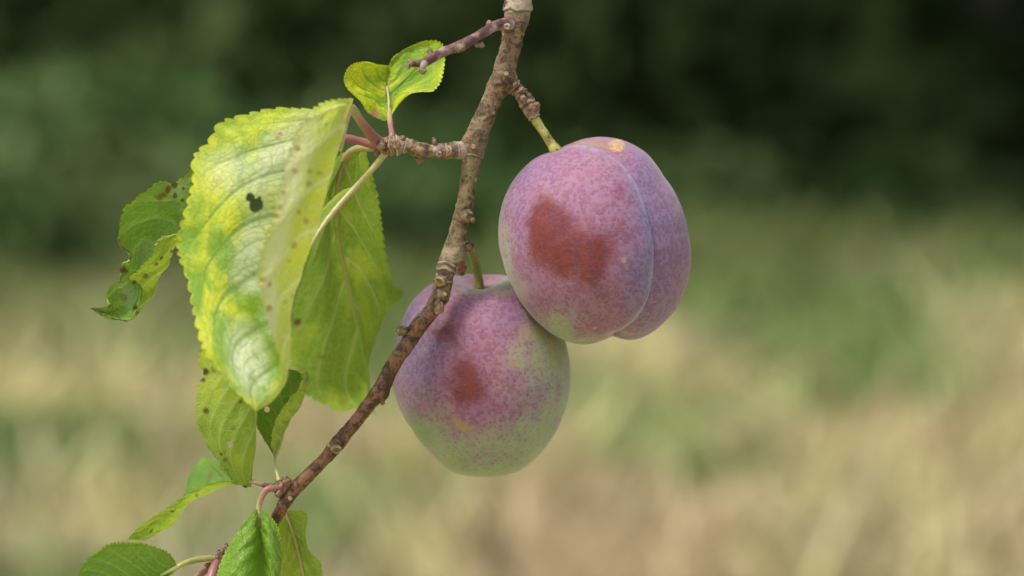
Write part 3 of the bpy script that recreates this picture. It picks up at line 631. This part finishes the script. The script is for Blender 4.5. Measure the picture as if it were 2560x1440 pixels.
l = make_leaf([
    [(560, 430, -8), (520, 415, -8), (480, 420, -6), (457, 445, -5), (433, 460, -5), (410, 458, -4), (383, 463, -4), (350, 483, -4), (327, 507, -3), (311, 522, -3), (301, 555, -3), (304, 607, -3), (325, 628, -3), (329, 653, -3), (309, 664, -3), (307, 690, -2), (300, 708, -2), (280, 714, -2), (267, 740, -2), (279, 763, -2), (253, 770, -1), (225, 769, 0)],
    [(560, 470, -6), (505, 495, -3), (453, 515, 0), (400, 548, 3), (362, 600, 4), (345, 655, 4), (330, 710, 3), (308, 755, 2), (275, 778, 1), (225, 770, 0)],
    [(560, 520, -6), (500, 570, -1), (452, 600, 1), (437, 625, 1), (413, 667, 1), (393, 707, 1), (370, 750, 1), (347, 783, 1), (325, 802, 0), (290, 798, 0), (250, 785, 0), (225, 771, 0)],
    [(560, 525, -8), (500, 572, -4), (442, 592, -5), (428, 610, -5), (408, 645, -5), (380, 680, -4), (362, 715, -3), (350, 760, -1), (325, 798, -.5), (290, 796, -.5), (250, 784, -.5), (225, 771, 0)],
    [(560, 530, -8), (500, 580, -5), (440, 582, -6), (404, 592, -7), (390, 612, -8), (385, 635, -8), (353, 668, -7), (321, 697, -6), (352, 716, -4), (352, 760, -2), (326, 796, -1), (290, 795, -1), (250, 783, -1), (225, 771, 0)]],
    (-1, -.35, .3, .6, 1), LM_dark, 'dark green chewed leaf curling at the far left, with brown nibbled edges', teeth=38, amp=6, nu=340, nv=170, veins=6, slope=.3, quilt=.7, ragged=4,
    holes=[(440, 485, 5, 8, -1, .2)], spots=[(436, 462, 10, 1, -1, .2), (420, 472, 9, .9, -1, .2), (398, 490, 10, .9, -1, .2), (408, 484, 8, .9, -1, .2), (455, 500, 6, .9, -1, .3), (458, 470, 5, .8, -1, .3), (310, 675, 9, 1, -1, 0), (335, 706, 8, .9, -1, 1), (308, 742, 8, .6, -1, .3), (402, 644, 6, .9, .5, 1), (390, 658, 6, .9, .5, 1), (428, 627, 6, .9, .2, 1), (365, 692, 7, .7, .5, 1), (338, 770, 6, .9, 0, 1), (345, 784, 6, .9, 0, 1), (272, 768, 7, .6, -1, 0)], nspots=10, brown_edge=1.0, seed=4, wmm=14, midw=.02, pale=[(325, 735, 25, 40, 0, .7, -1, .3), (450, 470, 30, 30, 0, .5, -1, .3), (360, 640, 35, 40, 0, .25, -1, .3)])  # pale patches here are sheen painted into the leaf colour
petiole(l, [(952, 366, -3, 14), (925, 360, -3, 12), (900, 353, -3, 12), (855, 345, -4, 11), (780, 350, -5, 9), (680, 390, -7, 7), (570, 460, -7, 6)], ROSE, rings=90)

l = make_leaf([
    [(687, 1146, 1), (683, 1138, 1), (673, 1115, 0), (658, 1090, 0), (643, 1065, 0), (641, 1036, 0), (652, 1000, 0), (676, 958, 0), (702, 931, 0), (724, 924, 0), (746, 930, 0), (757, 945, -1), (767, 926, -1)],
    [(687, 1146, 2), (690, 1105, 4), (690, 1060, 6), (705, 1010, 6), (730, 970, 5), (752, 948, 3), (767, 926, -1)],
    [(688, 1147, 2), (699, 1123, 2), (710, 1082, 2), (735, 1036, 2), (763, 986, 1), (773, 952, 0), (767, 926, -1)],
    [(687, 1146, 1), (687, 1115, -1), (697, 1075, -2), (720, 1032, -2), (748, 988, -2), (765, 950, -1), (767, 926, -1)],
    [(686, 1145, 0), (677, 1107, -3), (684, 1073, -4), (705, 1032, -4), (734, 990, -3), (756, 958, -3), (765, 935, -2), (767, 925, -1)]],
    (-1, -.5, 0, .3, .6), LM_dark, 'small dark green leaf folded upright above the lowest tuft, pale underside showing', flip=True, teeth=30, amp=5, nu=220, nv=130, veins=7, slope=.3, quilt=.3,
    holes=[(665, 1023, 5, 6, -1, 0)], spots=[(752, 962, 6, 1, -1, 0), (753, 972, 5, 1, -1, .2)], nspots=3, seed=5, wmm=9)
petiole(l, [(701, 1212, -5, 8), (696, 1195, -4, 6), (690, 1173, -1, 5), (687, 1146, 1, 5), (698, 1120, 2, 4), (709, 1084, 2.5, 3)], CREAM)

l = make_leaf([
    [(606, 1203, -3), (580, 1199, -5), (534, 1205, -7), (488, 1222, -8), (447, 1247, -8), (397, 1281, -7), (347, 1319, -6), (320, 1348, -4)],
    [(606, 1205, -2), (580, 1204, -4), (534, 1216, -6), (488, 1235, -7), (447, 1264, -7), (405, 1298, -6), (360, 1332, -5), (320, 1348, -4)],
    [(606, 1207, -1), (580, 1210, -1), (534, 1228, -1), (488, 1250, -1), (447, 1284, -1), (413, 1317, -2), (372, 1345, -3), (320, 1349, -4)],
    [(606, 1205, 4), (574, 1200, 9), (540, 1196, 13), (500, 1206, 14), (465, 1246, 10), (430, 1290, 4), (380, 1338, -1), (320, 1348, -4)],
    [(606, 1203, 8), (574, 1186, 16), (556, 1166, 21), (533, 1150, 24), (509, 1145, 25), (489, 1164, 24), (473, 1198, 20), (458, 1244, 13), (430, 1290, 6), (380, 1335, 0), (320, 1348, -4)]],
    (-.8, -.4, 0, .5, 1), LM_slim, 'slim bright green leaf seen edge-on, pointing left below the chewed leaf', flip=True, teeth=22, amp=3, nu=220, nv=110, veins=8, slope=.3, quilt=.3,
    spots=[(494, 1240, 6, .6, -1, 0), (430, 1275, 6, .7, -1, 0), (527, 1190, 9, .4, 0, 1)], nspots=6, seed=6, wmm=10)
petiole(l, [(640, 1206, -4, 5), (622, 1204, -3, 5), (606, 1205, -2, 5), (580, 1209, -1.5, 3)], CREAM, rings=30)

l = make_leaf([
    [(441, 1416, -9), (437, 1402, -10), (422, 1383, -11), (388, 1368, -12), (347, 1357, -13), (309, 1355, -13), (276, 1359, -14), (243, 1378, -14), (213, 1404, -14), (196, 1440, -15), (190, 1500, -16)],
    [(441, 1418, -9), (405, 1408, -9), (350, 1405, -9), (290, 1412, -10), (235, 1440, -12), (190, 1503, -16)],
    [(441, 1420, -9), (400, 1440, -7), (350, 1458, -7), (290, 1478, -9), (240, 1495, -12), (190, 1506, -16)],
    [(441, 1424, -9), (395, 1470, -11), (340, 1500, -13), (280, 1520, -14), (230, 1522, -15), (190, 1508, -16)]],
    (-1, -.5, 0, 1), LM_dark, 'rounded dark green serrated leaf in the bottom left corner', teeth=34, amp=8, nu=240, nv=120, veins=7, slope=.3, quilt=.35, nspots=2, seed=7, wmm=13)
petiole(l, [(545, 1396, -4, 10), (520, 1396, -5, 9), (490, 1400, -6, 9), (462, 1408, -8, 8), (441, 1419, -9, 7), (400, 1440, -8.5, 5)], MIDR, rings=60)

l = make_leaf([
    [(646, 1272, -6), (637, 1276, -7), (613, 1302, -9), (580, 1352, -10), (559, 1390, -10), (547, 1423, -11), (537, 1480, -12), (545, 1560, -12), (590, 1630, -11), (640, 1680, -10)],
    [(646, 1272, -6), (636, 1310, -9), (617, 1370, -12), (603, 1440, -14), (602, 1520, -14), (615, 1610, -12), (640, 1680, -10)],
    [(646, 1272, -6), (649, 1319, -6), (652, 1352, -6), (656, 1400, -7), (660, 1440, -8), (662, 1520, -9), (655, 1600, -9), (640, 1680, -10)],
    [(647, 1272, -6), (664, 1310, -9), (677, 1370, -11), (678, 1440, -12), (680, 1520, -12), (668, 1610, -11), (640, 1680, -10)],
    [(648, 1272, -6), (660, 1277, -7), (681, 1296, -8), (695, 1319, -9), (701, 1352, -9), (700, 1402, -9), (694, 1440, -10), (696, 1500, -11), (692, 1560, -11), (672, 1630, -11), (640, 1680, -10)]],
    (-1, -.5, 0, .5, 1), LM_front, 'crisp mid-green leaf with sunken veins pointing down at the bottom edge', teeth=38, amp=5, nu=300, nv=140, veins=7, slope=.32, quilt=.35,
    spots=[(654, 1301, 7, .7, -1, 1), (625, 1387, 6, .5, -1, 1), (610, 1358, 6, .3, -1, 1)], nspots=2, seed=8, wmm=13, pale=[(640, 1400, 40, 80, 0, .3, -1, 0)])
petiole(l, [(700, 1222, -5, 9), (686, 1221, -6, 10), (666, 1225, -6.5, 10), (654, 1244, -6.5, 9), (647, 1272, -6, 8), (649, 1319, -6.3, 5)], PINK, rings=60)
tube('petiole', [(552, 1392, -3, 10), (540, 1412, -5, 12), (530, 1440, -7, 13), (520, 1480, -9, 12)], ROSE, branch, rings=50, seg=20, rough=.03)
tube('petiole', [(548, 1400, -3, 7), (522, 1420, -3, 8), (496, 1440, -4, 9), (460, 1475, -5, 8)], ROSE, branch, rings=50, seg=20, rough=.03)

l = make_leaf([
    [(712, 1278, 5), (699, 1300, 6), (690, 1350, 7), (686, 1440, 8), (700, 1520, 8), (740, 1580, 8), (790, 1600, 8)],
    [(712, 1278, 5), (715, 1330, 5), (724, 1440, 5), (745, 1530, 6), (790, 1600, 8)],
    [(712, 1278, 5), (722, 1305, 6), (735, 1340, 7), (748, 1390, 8), (759, 1440, 8), (775, 1520, 9), (790, 1600, 8)],
    [(713, 1278, 5), (738, 1305, 5), (751, 1345, 5), (772, 1410, 5), (788, 1470, 6), (800, 1540, 7), (790, 1600, 8)],
    [(714, 1277, 6), (735, 1277, 6), (767, 1286, 7), (765, 1340, 7), (775, 1380, 7), (800, 1406, 8), (806, 1440, 8), (816, 1500, 8), (812, 1560, 8), (790, 1600, 8)]],
    (-1, -.5, 0, .5, 1), LM_yel, 'pale yellow-green leaf at the bottom edge, partly behind the crisp veined leaf', flip=True, teeth=26, amp=6, nu=260, nv=120, veins=6, slope=.35, quilt=.4, nspots=5, seed=9, wmm=13)
petiole(l, [(698, 1240, -2, 5), (706, 1262, 1, 5), (712, 1280, 4.5, 5), (722, 1305, 5.5, 5), (735, 1340, 6.5, 5), (748, 1390, 7.5, 4.5), (759, 1440, 7.5, 4), (775, 1520, 8.5, 3)], CREAM, rings=90)

l = make_leaf([
    [(974, 293, 4), (962, 301, 3), (941, 293, 2), (922, 281, 1), (907, 257, 1), (889, 235, 1), (866, 214, 1), (863, 195, 2), (873, 171, 3), (889, 159, 4), (913, 157, 6), (941, 162, 8), (970, 164, 10)],
    [(974, 293, 4), (945, 268, 5), (925, 240, 5), (910, 215, 6), (912, 190, 7), (935, 175, 9), (970, 164, 11)],
    [(975, 293, 4), (971, 250, 8), (967, 215, 10), (967, 190, 11), (971, 164, 12)],
    [(976, 293, 4), (995, 240, 7), (1030, 200, 8), (1050, 165, 8), (1030, 140, 9), (1000, 140, 10), (972, 163, 11)],
    [(977, 292, 4), (996, 262, 4), (1023, 239, 3), (1054, 231, 2), (1083, 228, 2), (1103, 202, 2), (1110, 165, 3), (1109, 122, 4), (1098, 106, 5), (1078, 102, 6), (1048, 107, 7), (1011, 125, 9), (985, 141, 10), (972, 162, 11)]],
    (-1, -.5, 0, .5, 1), LM_big, 'small lime-yellow two-lobed leaf near the top, behind the bare side twig', flip=True, teeth=40, amp=6, nu=260, nv=140, veins=5, slope=.25, quilt=.35,
    spots=[(938, 283, 11, 1, -1, 0), (962, 216, 7, .6, -1, 0), (978, 205, 5, .5, 0, 1), (980, 258, 5, .7, -1, 1), (953, 296, 6, .5, -1, 1)], nspots=3, seed=10, wmm=10)
petiole(l, [(978, 352, -3, 12), (980, 338, -3, 9), (977, 318, 0, 8), (974, 294, 4, 8), (972, 250, 7.5, 4), (967, 215, 9.5, 3)], PINK, rings=50)

# ------------------------------------------------------------------ plums
def mat_plum():
    T = NT('plum_skin'); v = T.obj(); g = T.attr('green'); r = T.attr('rub'); o = T.attr('ochre'); b = T.attr('blue'); red = T.attr('red'); cork = T.attr('cork')
    n1 = T.noise(110, 5, v, .6); n2 = T.noise(420, 4, v, .6); n3 = T.noise(1600, 3, v)
    # freckles of pigment round each lenticel, merging where the skin is ripest
    nv_ = T.n('TexNoise'); nv_.inputs['Scale'].default_value = 1100; nv_.inputs['Detail'].default_value = 2; T.L.new(v, nv_.inputs['Vector'])
    ad = T.n('VectorMath', operation='MULTIPLY_ADD'); T.L.new(nv_.outputs['Color'], ad.inputs[0]); ad.inputs[1].default_value = (.0008,)*3; T.L.new(v, ad.inputs[2])
    dv = ad.outputs[0]; vd = T.voro(1250, dv); col_ = T.voro(1250, dv, out='Color'); sep = T.n('SeparateColor'); T.L.new(col_, sep.inputs[0])
    c1 = T.math('SUBTRACT', n1, .5); c2 = T.math('SUBTRACT', n2, .5)
    g2 = T.ramp(T.math('ADD', g, T.math('ADD', T.math('MULTIPLY', c1, 1.5), T.math('MULTIPLY', c2, .7))), 0, 1.05)
    dens = T.math('ADD', T.math('MULTIPLY', T.math('SUBTRACT', 1.0, g2), .75), T.math('ADD', T.math('MULTIPLY', c2, .5), T.math('MULTIPLY', T.math('SUBTRACT', sep.outputs[1], .5), .5)))
    dens2 = T.math('ADD', T.math('MULTIPLY', T.math('SUBTRACT', 1.0, g2), .9), T.math('ADD', T.math('MULTIPLY', c2, .9), T.math('MULTIPLY', c1, .8)))
    dot = T.math('MULTIPLY', T.ramp(T.math('SUBTRACT', T.math('ADD', T.math('MULTIPLY', dens, .42), .41), vd), -.12, .22), T.ramp(sep.outputs[2], .1, .7))
    fre = T.math('ADD', T.math('MULTIPLY', T.ramp(dens2, 0, 1.3), .62), T.math('MULTIPLY', dot, .62), clamp=True)
    ctr = T.math('MULTIPLY', T.ramp(vd, .16, .06), T.ramp(sep.outputs[0], .3, .35))
    base = T.mix(g2, T.mix(b, T.mix(T.ramp(n1, .35, .65), (.37, .185, .30), (.40, .225, .33)), (.29, .235, .43)), T.mix(T.ramp(n1, .4, .6), (.28, .34, .20), (.34, .37, .21)))
    base = T.mix(T.attr('fresh'), base, (.20, .29, .09))
    spotc = T.mix(b, T.mix(T.ramp(n2, .4, .6), (.21, .065, .135), (.28, .095, .16)), (.15, .085, .205))
    spotc = T.mix(T.math('MULTIPLY', red, .7), spotc, (.30, .07, .075))
    c = T.mix(T.math('MULTIPLY', fre, T.math('SUBTRACT', .82, T.math('MULTIPLY', g2, .1))), base, spotc)
    c = T.mix(T.math('MULTIPLY', T.math('MULTIPLY', T.attr('crease'), T.ramp(n2, .25, .6)), .55), c, (.36, .38, .56))
    # bloom rubbed away: dark skin shows in fine arcs of a fingertip
    scr = T.n('Mapping'); T.L.new(v, scr.inputs[0]); scr.inputs['Rotation'].default_value = (0, .9, 0); scr.inputs['Scale'].default_value = (.25, 1, 1.6)
    ns = T.noise(2200, 3, scr.outputs[0], .6)
    rr_ = T.ramp(T.math('ADD', r, T.math('ADD', T.math('MULTIPLY', c2, .7), T.math('ADD', T.math('MULTIPLY', T.math('SUBTRACT', ns, .5), 1.0), T.math('MULTIPLY', c1, .5)))), .06, 1.08)
    rub = T.mix(T.ramp(n2, .35, .65), (.135, .02, .017), (.21, .043, .022)); rub = T.mix(T.math('MULTIPLY', fre, .3), rub, (.16, .02, .03))
    c = T.mix(T.math('MULTIPLY', rr_, .90), c, rub)
    c = T.mix(T.math('MULTIPLY', ctr, .38), c, (.55, .40, .42))
    wax = T.math('SUBTRACT', 1.0, rr_)
    # rare corky lenticels
    v2 = T.voro(170, v); c2 = T.voro(170, v, out='Color'); s2 = T.n('SeparateColor'); T.L.new(c2, s2.inputs[0])
    big = T.math('MULTIPLY', T.ramp(v2, .12, .09), T.ramp(s2.outputs[0], .8, .82)); c = T.mix(T.math('MULTIPLY', big, .7), c, (.50, .30, .18))
    c = T.mix(T.math('MULTIPLY', o, .75), c, (.42, .29, .07)); c = T.mix(cork, c, T.mix(T.ramp(n3, .4, .6), (.40, .22, .09), (.58, .40, .20)))
    hgt = T.math('ADD', T.math('MULTIPLY', n3, .5), T.math('ADD', T.math('MULTIPLY', ctr, .5), n2))
    rough = T.math('ADD', .34, T.math('MULTIPLY', wax, .30))
    return T.out(T.bsdf(Base_Color=c, Roughness=rough, Specular_IOR_Level=.38, Subsurface_Weight=.12, Subsurface_Radius=(.004, .0015, .001), Subsurface_Scale=1.0,
                        Sheen_Weight=T.math('MULTIPLY', wax, .25), Sheen_Roughness=.5, Normal=T.bump(hgt, .00008, .7)))
PLUM = mat_plum()

def blobs(X, Y, L):
    s = 0
    for (x, y, rx, ry, w_) in L: s = s+w_*np.exp(-((X-x)/rx)**2-((Y-y)/ry)**2)
    return s

def make_plum(cx, cy, cd, D, outline, cavity, maps, suture=None, seed=0):
    n1, n2 = 420, 520
    th = np.linspace(0.0005, math.pi-.0005, n1)[:, None]; ph = np.linspace(0, 2*math.pi, n2, endpoint=False)[None]
    y = np.cos(th)*np.ones_like(ph); x = np.sin(th)*np.cos(ph); z = np.sin(th)*np.sin(ph)     # image axes: x right, y up, z towards viewer
    O = np.array(outline, float); ang = np.arctan2(cy-O[:, 1], O[:, 0]-cx); rad = np.hypot(O[:, 0]-cx, O[:, 1]-cy)
    k = np.argsort(ang); ang, rad = ang[k], rad[k]
    aa = np.linspace(-math.pi, math.pi, 721); rr = np.interp(aa, np.r_[ang-2*math.pi, ang, ang+2*math.pi], np.r_[rad, rad, rad])
    ker = np.exp(-np.linspace(-2, 2, 11)**2); ker /= ker.sum(); rr = np.convolve(np.r_[rr[-31:-1], rr, rr[1:31]], ker, 'same')[30:-30]
    R = np.interp(np.arctan2(y, x), aa, rr)
    X, Y, Z = x*R, y*R, z*D
    # slightly fuller than an ellipsoid
    f = 1+.0*z; P = np.stack([X, Y, Z*f], -1)
    nrm = np.stack([x/R.mean(), y/R.mean(), z/D], -1); nrm /= np.linalg.norm(nrm, axis=-1)[..., None]
    px, py = cx+P[..., 0], cy-P[..., 1]
    crease = np.zeros_like(z)
    if suture:
        sc = catmull(np.c_[np.array(suture, float), np.zeros(len(suture))], 160)[:, :2]
        tg = np.gradient(sc, axis=0); tg /= np.linalg.norm(tg, axis=1)[:, None]
        best = np.full(px.shape, 1e9); sgn = np.zeros_like(best); tt = np.zeros_like(best)
        for i in range(160):
            dx, dy = px-sc[i, 0], py-sc[i, 1]; d = np.hypot(dx, dy); m_ = d < best
            best = np.where(m_, d, best); sgn = np.where(m_, -(tg[i, 0]*dy-tg[i, 1]*dx), sgn); tt = np.where(m_, i/159, tt)
        side = np.where(sgn > 0, 1.0, -1.0)          # +1: beyond the crease
        wig = fbm(np.stack([tt*22, tt*0, tt*0], -1), 2, 6)
        front = smooth(-.25, .12, z)
        ext = smooth(0, .16, tt)
        dep = np.where(side > 0, 4*np.exp(-best/10)+14*np.exp(-(best/75)**2), 9*np.exp(-(best/14)**1.3))*front*ext*(1+.9*smooth(.75, 1, tt))
        P = P - nrm*dep[..., None]
        crease = np.exp(-((best*side+3)/(7+3*wig))**2)*(.55+.35*wig)+.35*np.exp(-(best/26)**2)*(side < 0)*front*smooth(.0, .1, tt)
    for (qx, qy, qz, s_, dp, dirx, diry, dirz) in cavity:
        dd = np.sqrt((P[..., 0]-(qx-cx))**2+(P[..., 1]-(cy-qy))**2+(P[..., 2]-qz)**2)
        P = P+np.array([dirx, diry, dirz])*(dp*np.exp(-(dd/s_)**2))[..., None]
    P = P*(1+.006*fbm(P*.012+seed, 3, seed))[..., None]
    c = at([(cx, cy, cd)])[0]
    W = c+(P[..., 0:1]*RIGHT+P[..., 1:2]*UP-P[..., 2:3]*FWD)*KPX*(FOC+cd*1e-3)/FOC
    A = {'crease': crease.ravel()}
    fz = smooth(-.3, .1, z)
    wx = px+14*fbm(np.stack([px*.02, py*.02, z*3], -1), 3, seed+3); wy = py+14*fbm(np.stack([px*.02, py*.02, z*3+9], -1), 3, seed+4)
    for kname, L in maps.items():
        base = maps_back.get(kname, 0)
        if kname == 'cork':
            val = 0
            for (qx, qy, ax, ay) in L: val = np.maximum(val, smooth(1.15, .9, (np.abs((px-qx)/ax)**3+np.abs((py-qy)/ay)**3)**(1/3)*(1+.12*vnoise(np.stack([px*.15, py*.15, z], -1), 2))))
            val = val*fz
        else: val = np.clip(blobs(wx, wy, L), 0, 1)*fz+base*(1-fz)
        A[kname] = np.asarray(val).ravel()
    return mesh_from('plum_fruit', W.reshape(-1, 3), grid_faces(n1, n2, True), A), tuple(c)
maps_back = {'green': .45, 'blue': .3}

# upper plum
out1 = [(1500, 337), (1560, 345), (1620, 380), (1664, 440), (1700, 503), (1722, 580), (1730, 650), (1716, 722), (1688, 782), (1642, 830), (1608, 850), (1580, 857), (1556, 855), (1534, 845), (1512, 854), (1480, 860), (1440, 861), (1372, 830), (1320, 780), (1283, 720), (1256, 650), (1247, 580), (1256, 512), (1287, 445), (1330, 400), (1380, 373), (1440, 348)]
me1, c1 = make_plum(1488, 598, 4, 232, out1, [(1405, 362, 18, 34, -20, -.35, 1, -.15)], {
    'green': [(1272, 735, 60, 100, .6), (1350, 822, 110, 45, .75), (1450, 862, 110, 32, .6), (1252, 600, 28, 160, .45), (1400, 770, 50, 40, .25), (1560, 870, 60, 20, .2)],
    'rub': [(1372, 545, 50, 42, 1.1), (1340, 605, 34, 60, .75), (1425, 612, 62, 52, 1.0), (1478, 650, 48, 55, .75), (1480, 715, 30, 45, .4), (1540, 585, 42, 38, .38), (1400, 660, 50, 40, .55), (1541, 482, 13, 20, .6), (1640, 640, 9, 30, .5)],
    'red': [(1440, 660, 110, 90, .5), (1520, 760, 60, 60, .45), (1400, 470, 70, 50, .2)],
    'blue': [(1680, 560, 80, 190, .45), (1610, 520, 40, 200, .55), (1580, 700, 60, 130, .5), (1330, 430, 60, 50, .35), (1660, 800, 80, 60, .4), (1290, 520, 30, 90, .3)],
    'ochre': [(1480, 350, 60, 14, .6), (1400, 372, 40, 10, .5), (1520, 395, 16, 10, .25), (1395, 850, 40, 14, .2)],
    'fresh': [(1310, 800, 40, 40, .3)], 'cork': [(1541, 357, 20, 15)]},
    suture=[(1400, 358), (1450, 362), (1500, 376), (1545, 405), (1583, 455), (1610, 520), (1626, 590), (1631, 650), (1626, 710), (1611, 765), (1588, 805), (1560, 832), (1533, 850), (1515, 870)], seed=2)
p1 = thing('plum', c1, 'upper right plum with a deep seam and a rust-red rubbed patch', 'plum', 'plums hanging from the branch')
obj('fruit', me1, PLUM, p1, origin=c1)
LIME = mat_stalk('fruit_stalk_lime', (.38, .38, .09), (.46, .46, .12), spot=(.28, .11, .04), amt=.85)
tube('stalk', [(1334, 288, 0, 11), (1340, 301, 0, 12), (1351, 318, 0, 11), (1363, 336, 0, 11), (1377, 358, 1, 12), (1388, 374, 1, 15), (1396, 386, 2, 16)], LIME, p1, rings=90, seg=24, rough=.05, nscale=.08)

out2 = [(1205, 673), (1250, 678), (1300, 702), (1350, 745), (1392, 800), (1416, 862), (1426, 927), (1423, 986), (1404, 1046), (1372, 1105), (1330, 1154), (1299, 1176), (1253, 1189), (1198, 1193), (1143, 1186), (1109, 1165), (1073, 1128), (1027, 1069), (996, 1009), (981, 950), (986, 881), (1005, 807), (1029, 757), (1084, 708), (1130, 684), (1165, 674)]
me2, c2 = make_plum(1204, 930, 19, 215, out2, [(1200, 690, 22, 50, -48, 0, 1, 0), (1200, 695, 85, 62, -20, 0, 1, 0)], {
    'green': [(1205, 1185, 235, 138, 1.0), (1385, 960, 60, 120, .42), (1310, 920, 80, 90, .3), (1060, 1110, 60, 90, .7), (1360, 1090, 80, 70, .6), (1385, 830, 60, 80, .55), (1330, 780, 45, 50, .45), (1220, 700, 110, 26, 1.0), (1290, 890, 60, 50, .2), (1420, 960, 25, 90, .4)],
    'rub': [(1158, 950, 28, 40, .9), (1195, 975, 34, 40, .9), (1130, 845, 30, 46, .75), (1180, 910, 30, 40, .5), (1100, 822, 24, 26, .5)],
    'red': [(1170, 950, 80, 90, .5), (1240, 920, 80, 50, .35), (1280, 960, 60, 50, .3), (1200, 840, 70, 50, .25)],
    'blue': [(1030, 800, 45, 100, .9), (1060, 930, 60, 60, .6), (1100, 860, 30, 40, .5), (1350, 980, 50, 50, .35), (1270, 790, 50, 35, .35)],
    'ochre': [(1150, 1046, 14, 8, 1.2), (1168, 1058, 16, 9, 1.3), (1240, 724, 34, 9, .5), (1378, 880, 9, 20, .7), (1330, 830, 30, 20, .4), (1210, 672, 50, 16, .4), (1290, 905, 40, 14, .25)],
    'fresh': [(1040, 1090, 38, 90, 1.0), (1100, 1170, 60, 25, .5), (1372, 815, 45, 60, .9), (1395, 880, 20, 40, .5)], 'cork': []}, seed=5)
p2 = thing('plum', c2, 'lower green and pink plum half behind the brown stem, tucked below the upper plum', 'plum', 'plums hanging from the branch')
obj('fruit', me2, PLUM, p2, origin=c2)
GRN = mat_stalk('fruit_stalk_green', (.26, .28, .07), (.24, .27, .06), spot=(.22, .08, .05), amt=.5)
tube('stalk', [(1168, 612, 4, 12), (1176, 622, 8, 12), (1184, 640, 11, 12), (1190, 660, 14, 11), (1194, 685, 16, 11), (1197, 705, 16.8, 12), (1199, 730, 17.2, 15)], GRN, p2, rings=90, seg=24, rough=.05, nscale=.08)
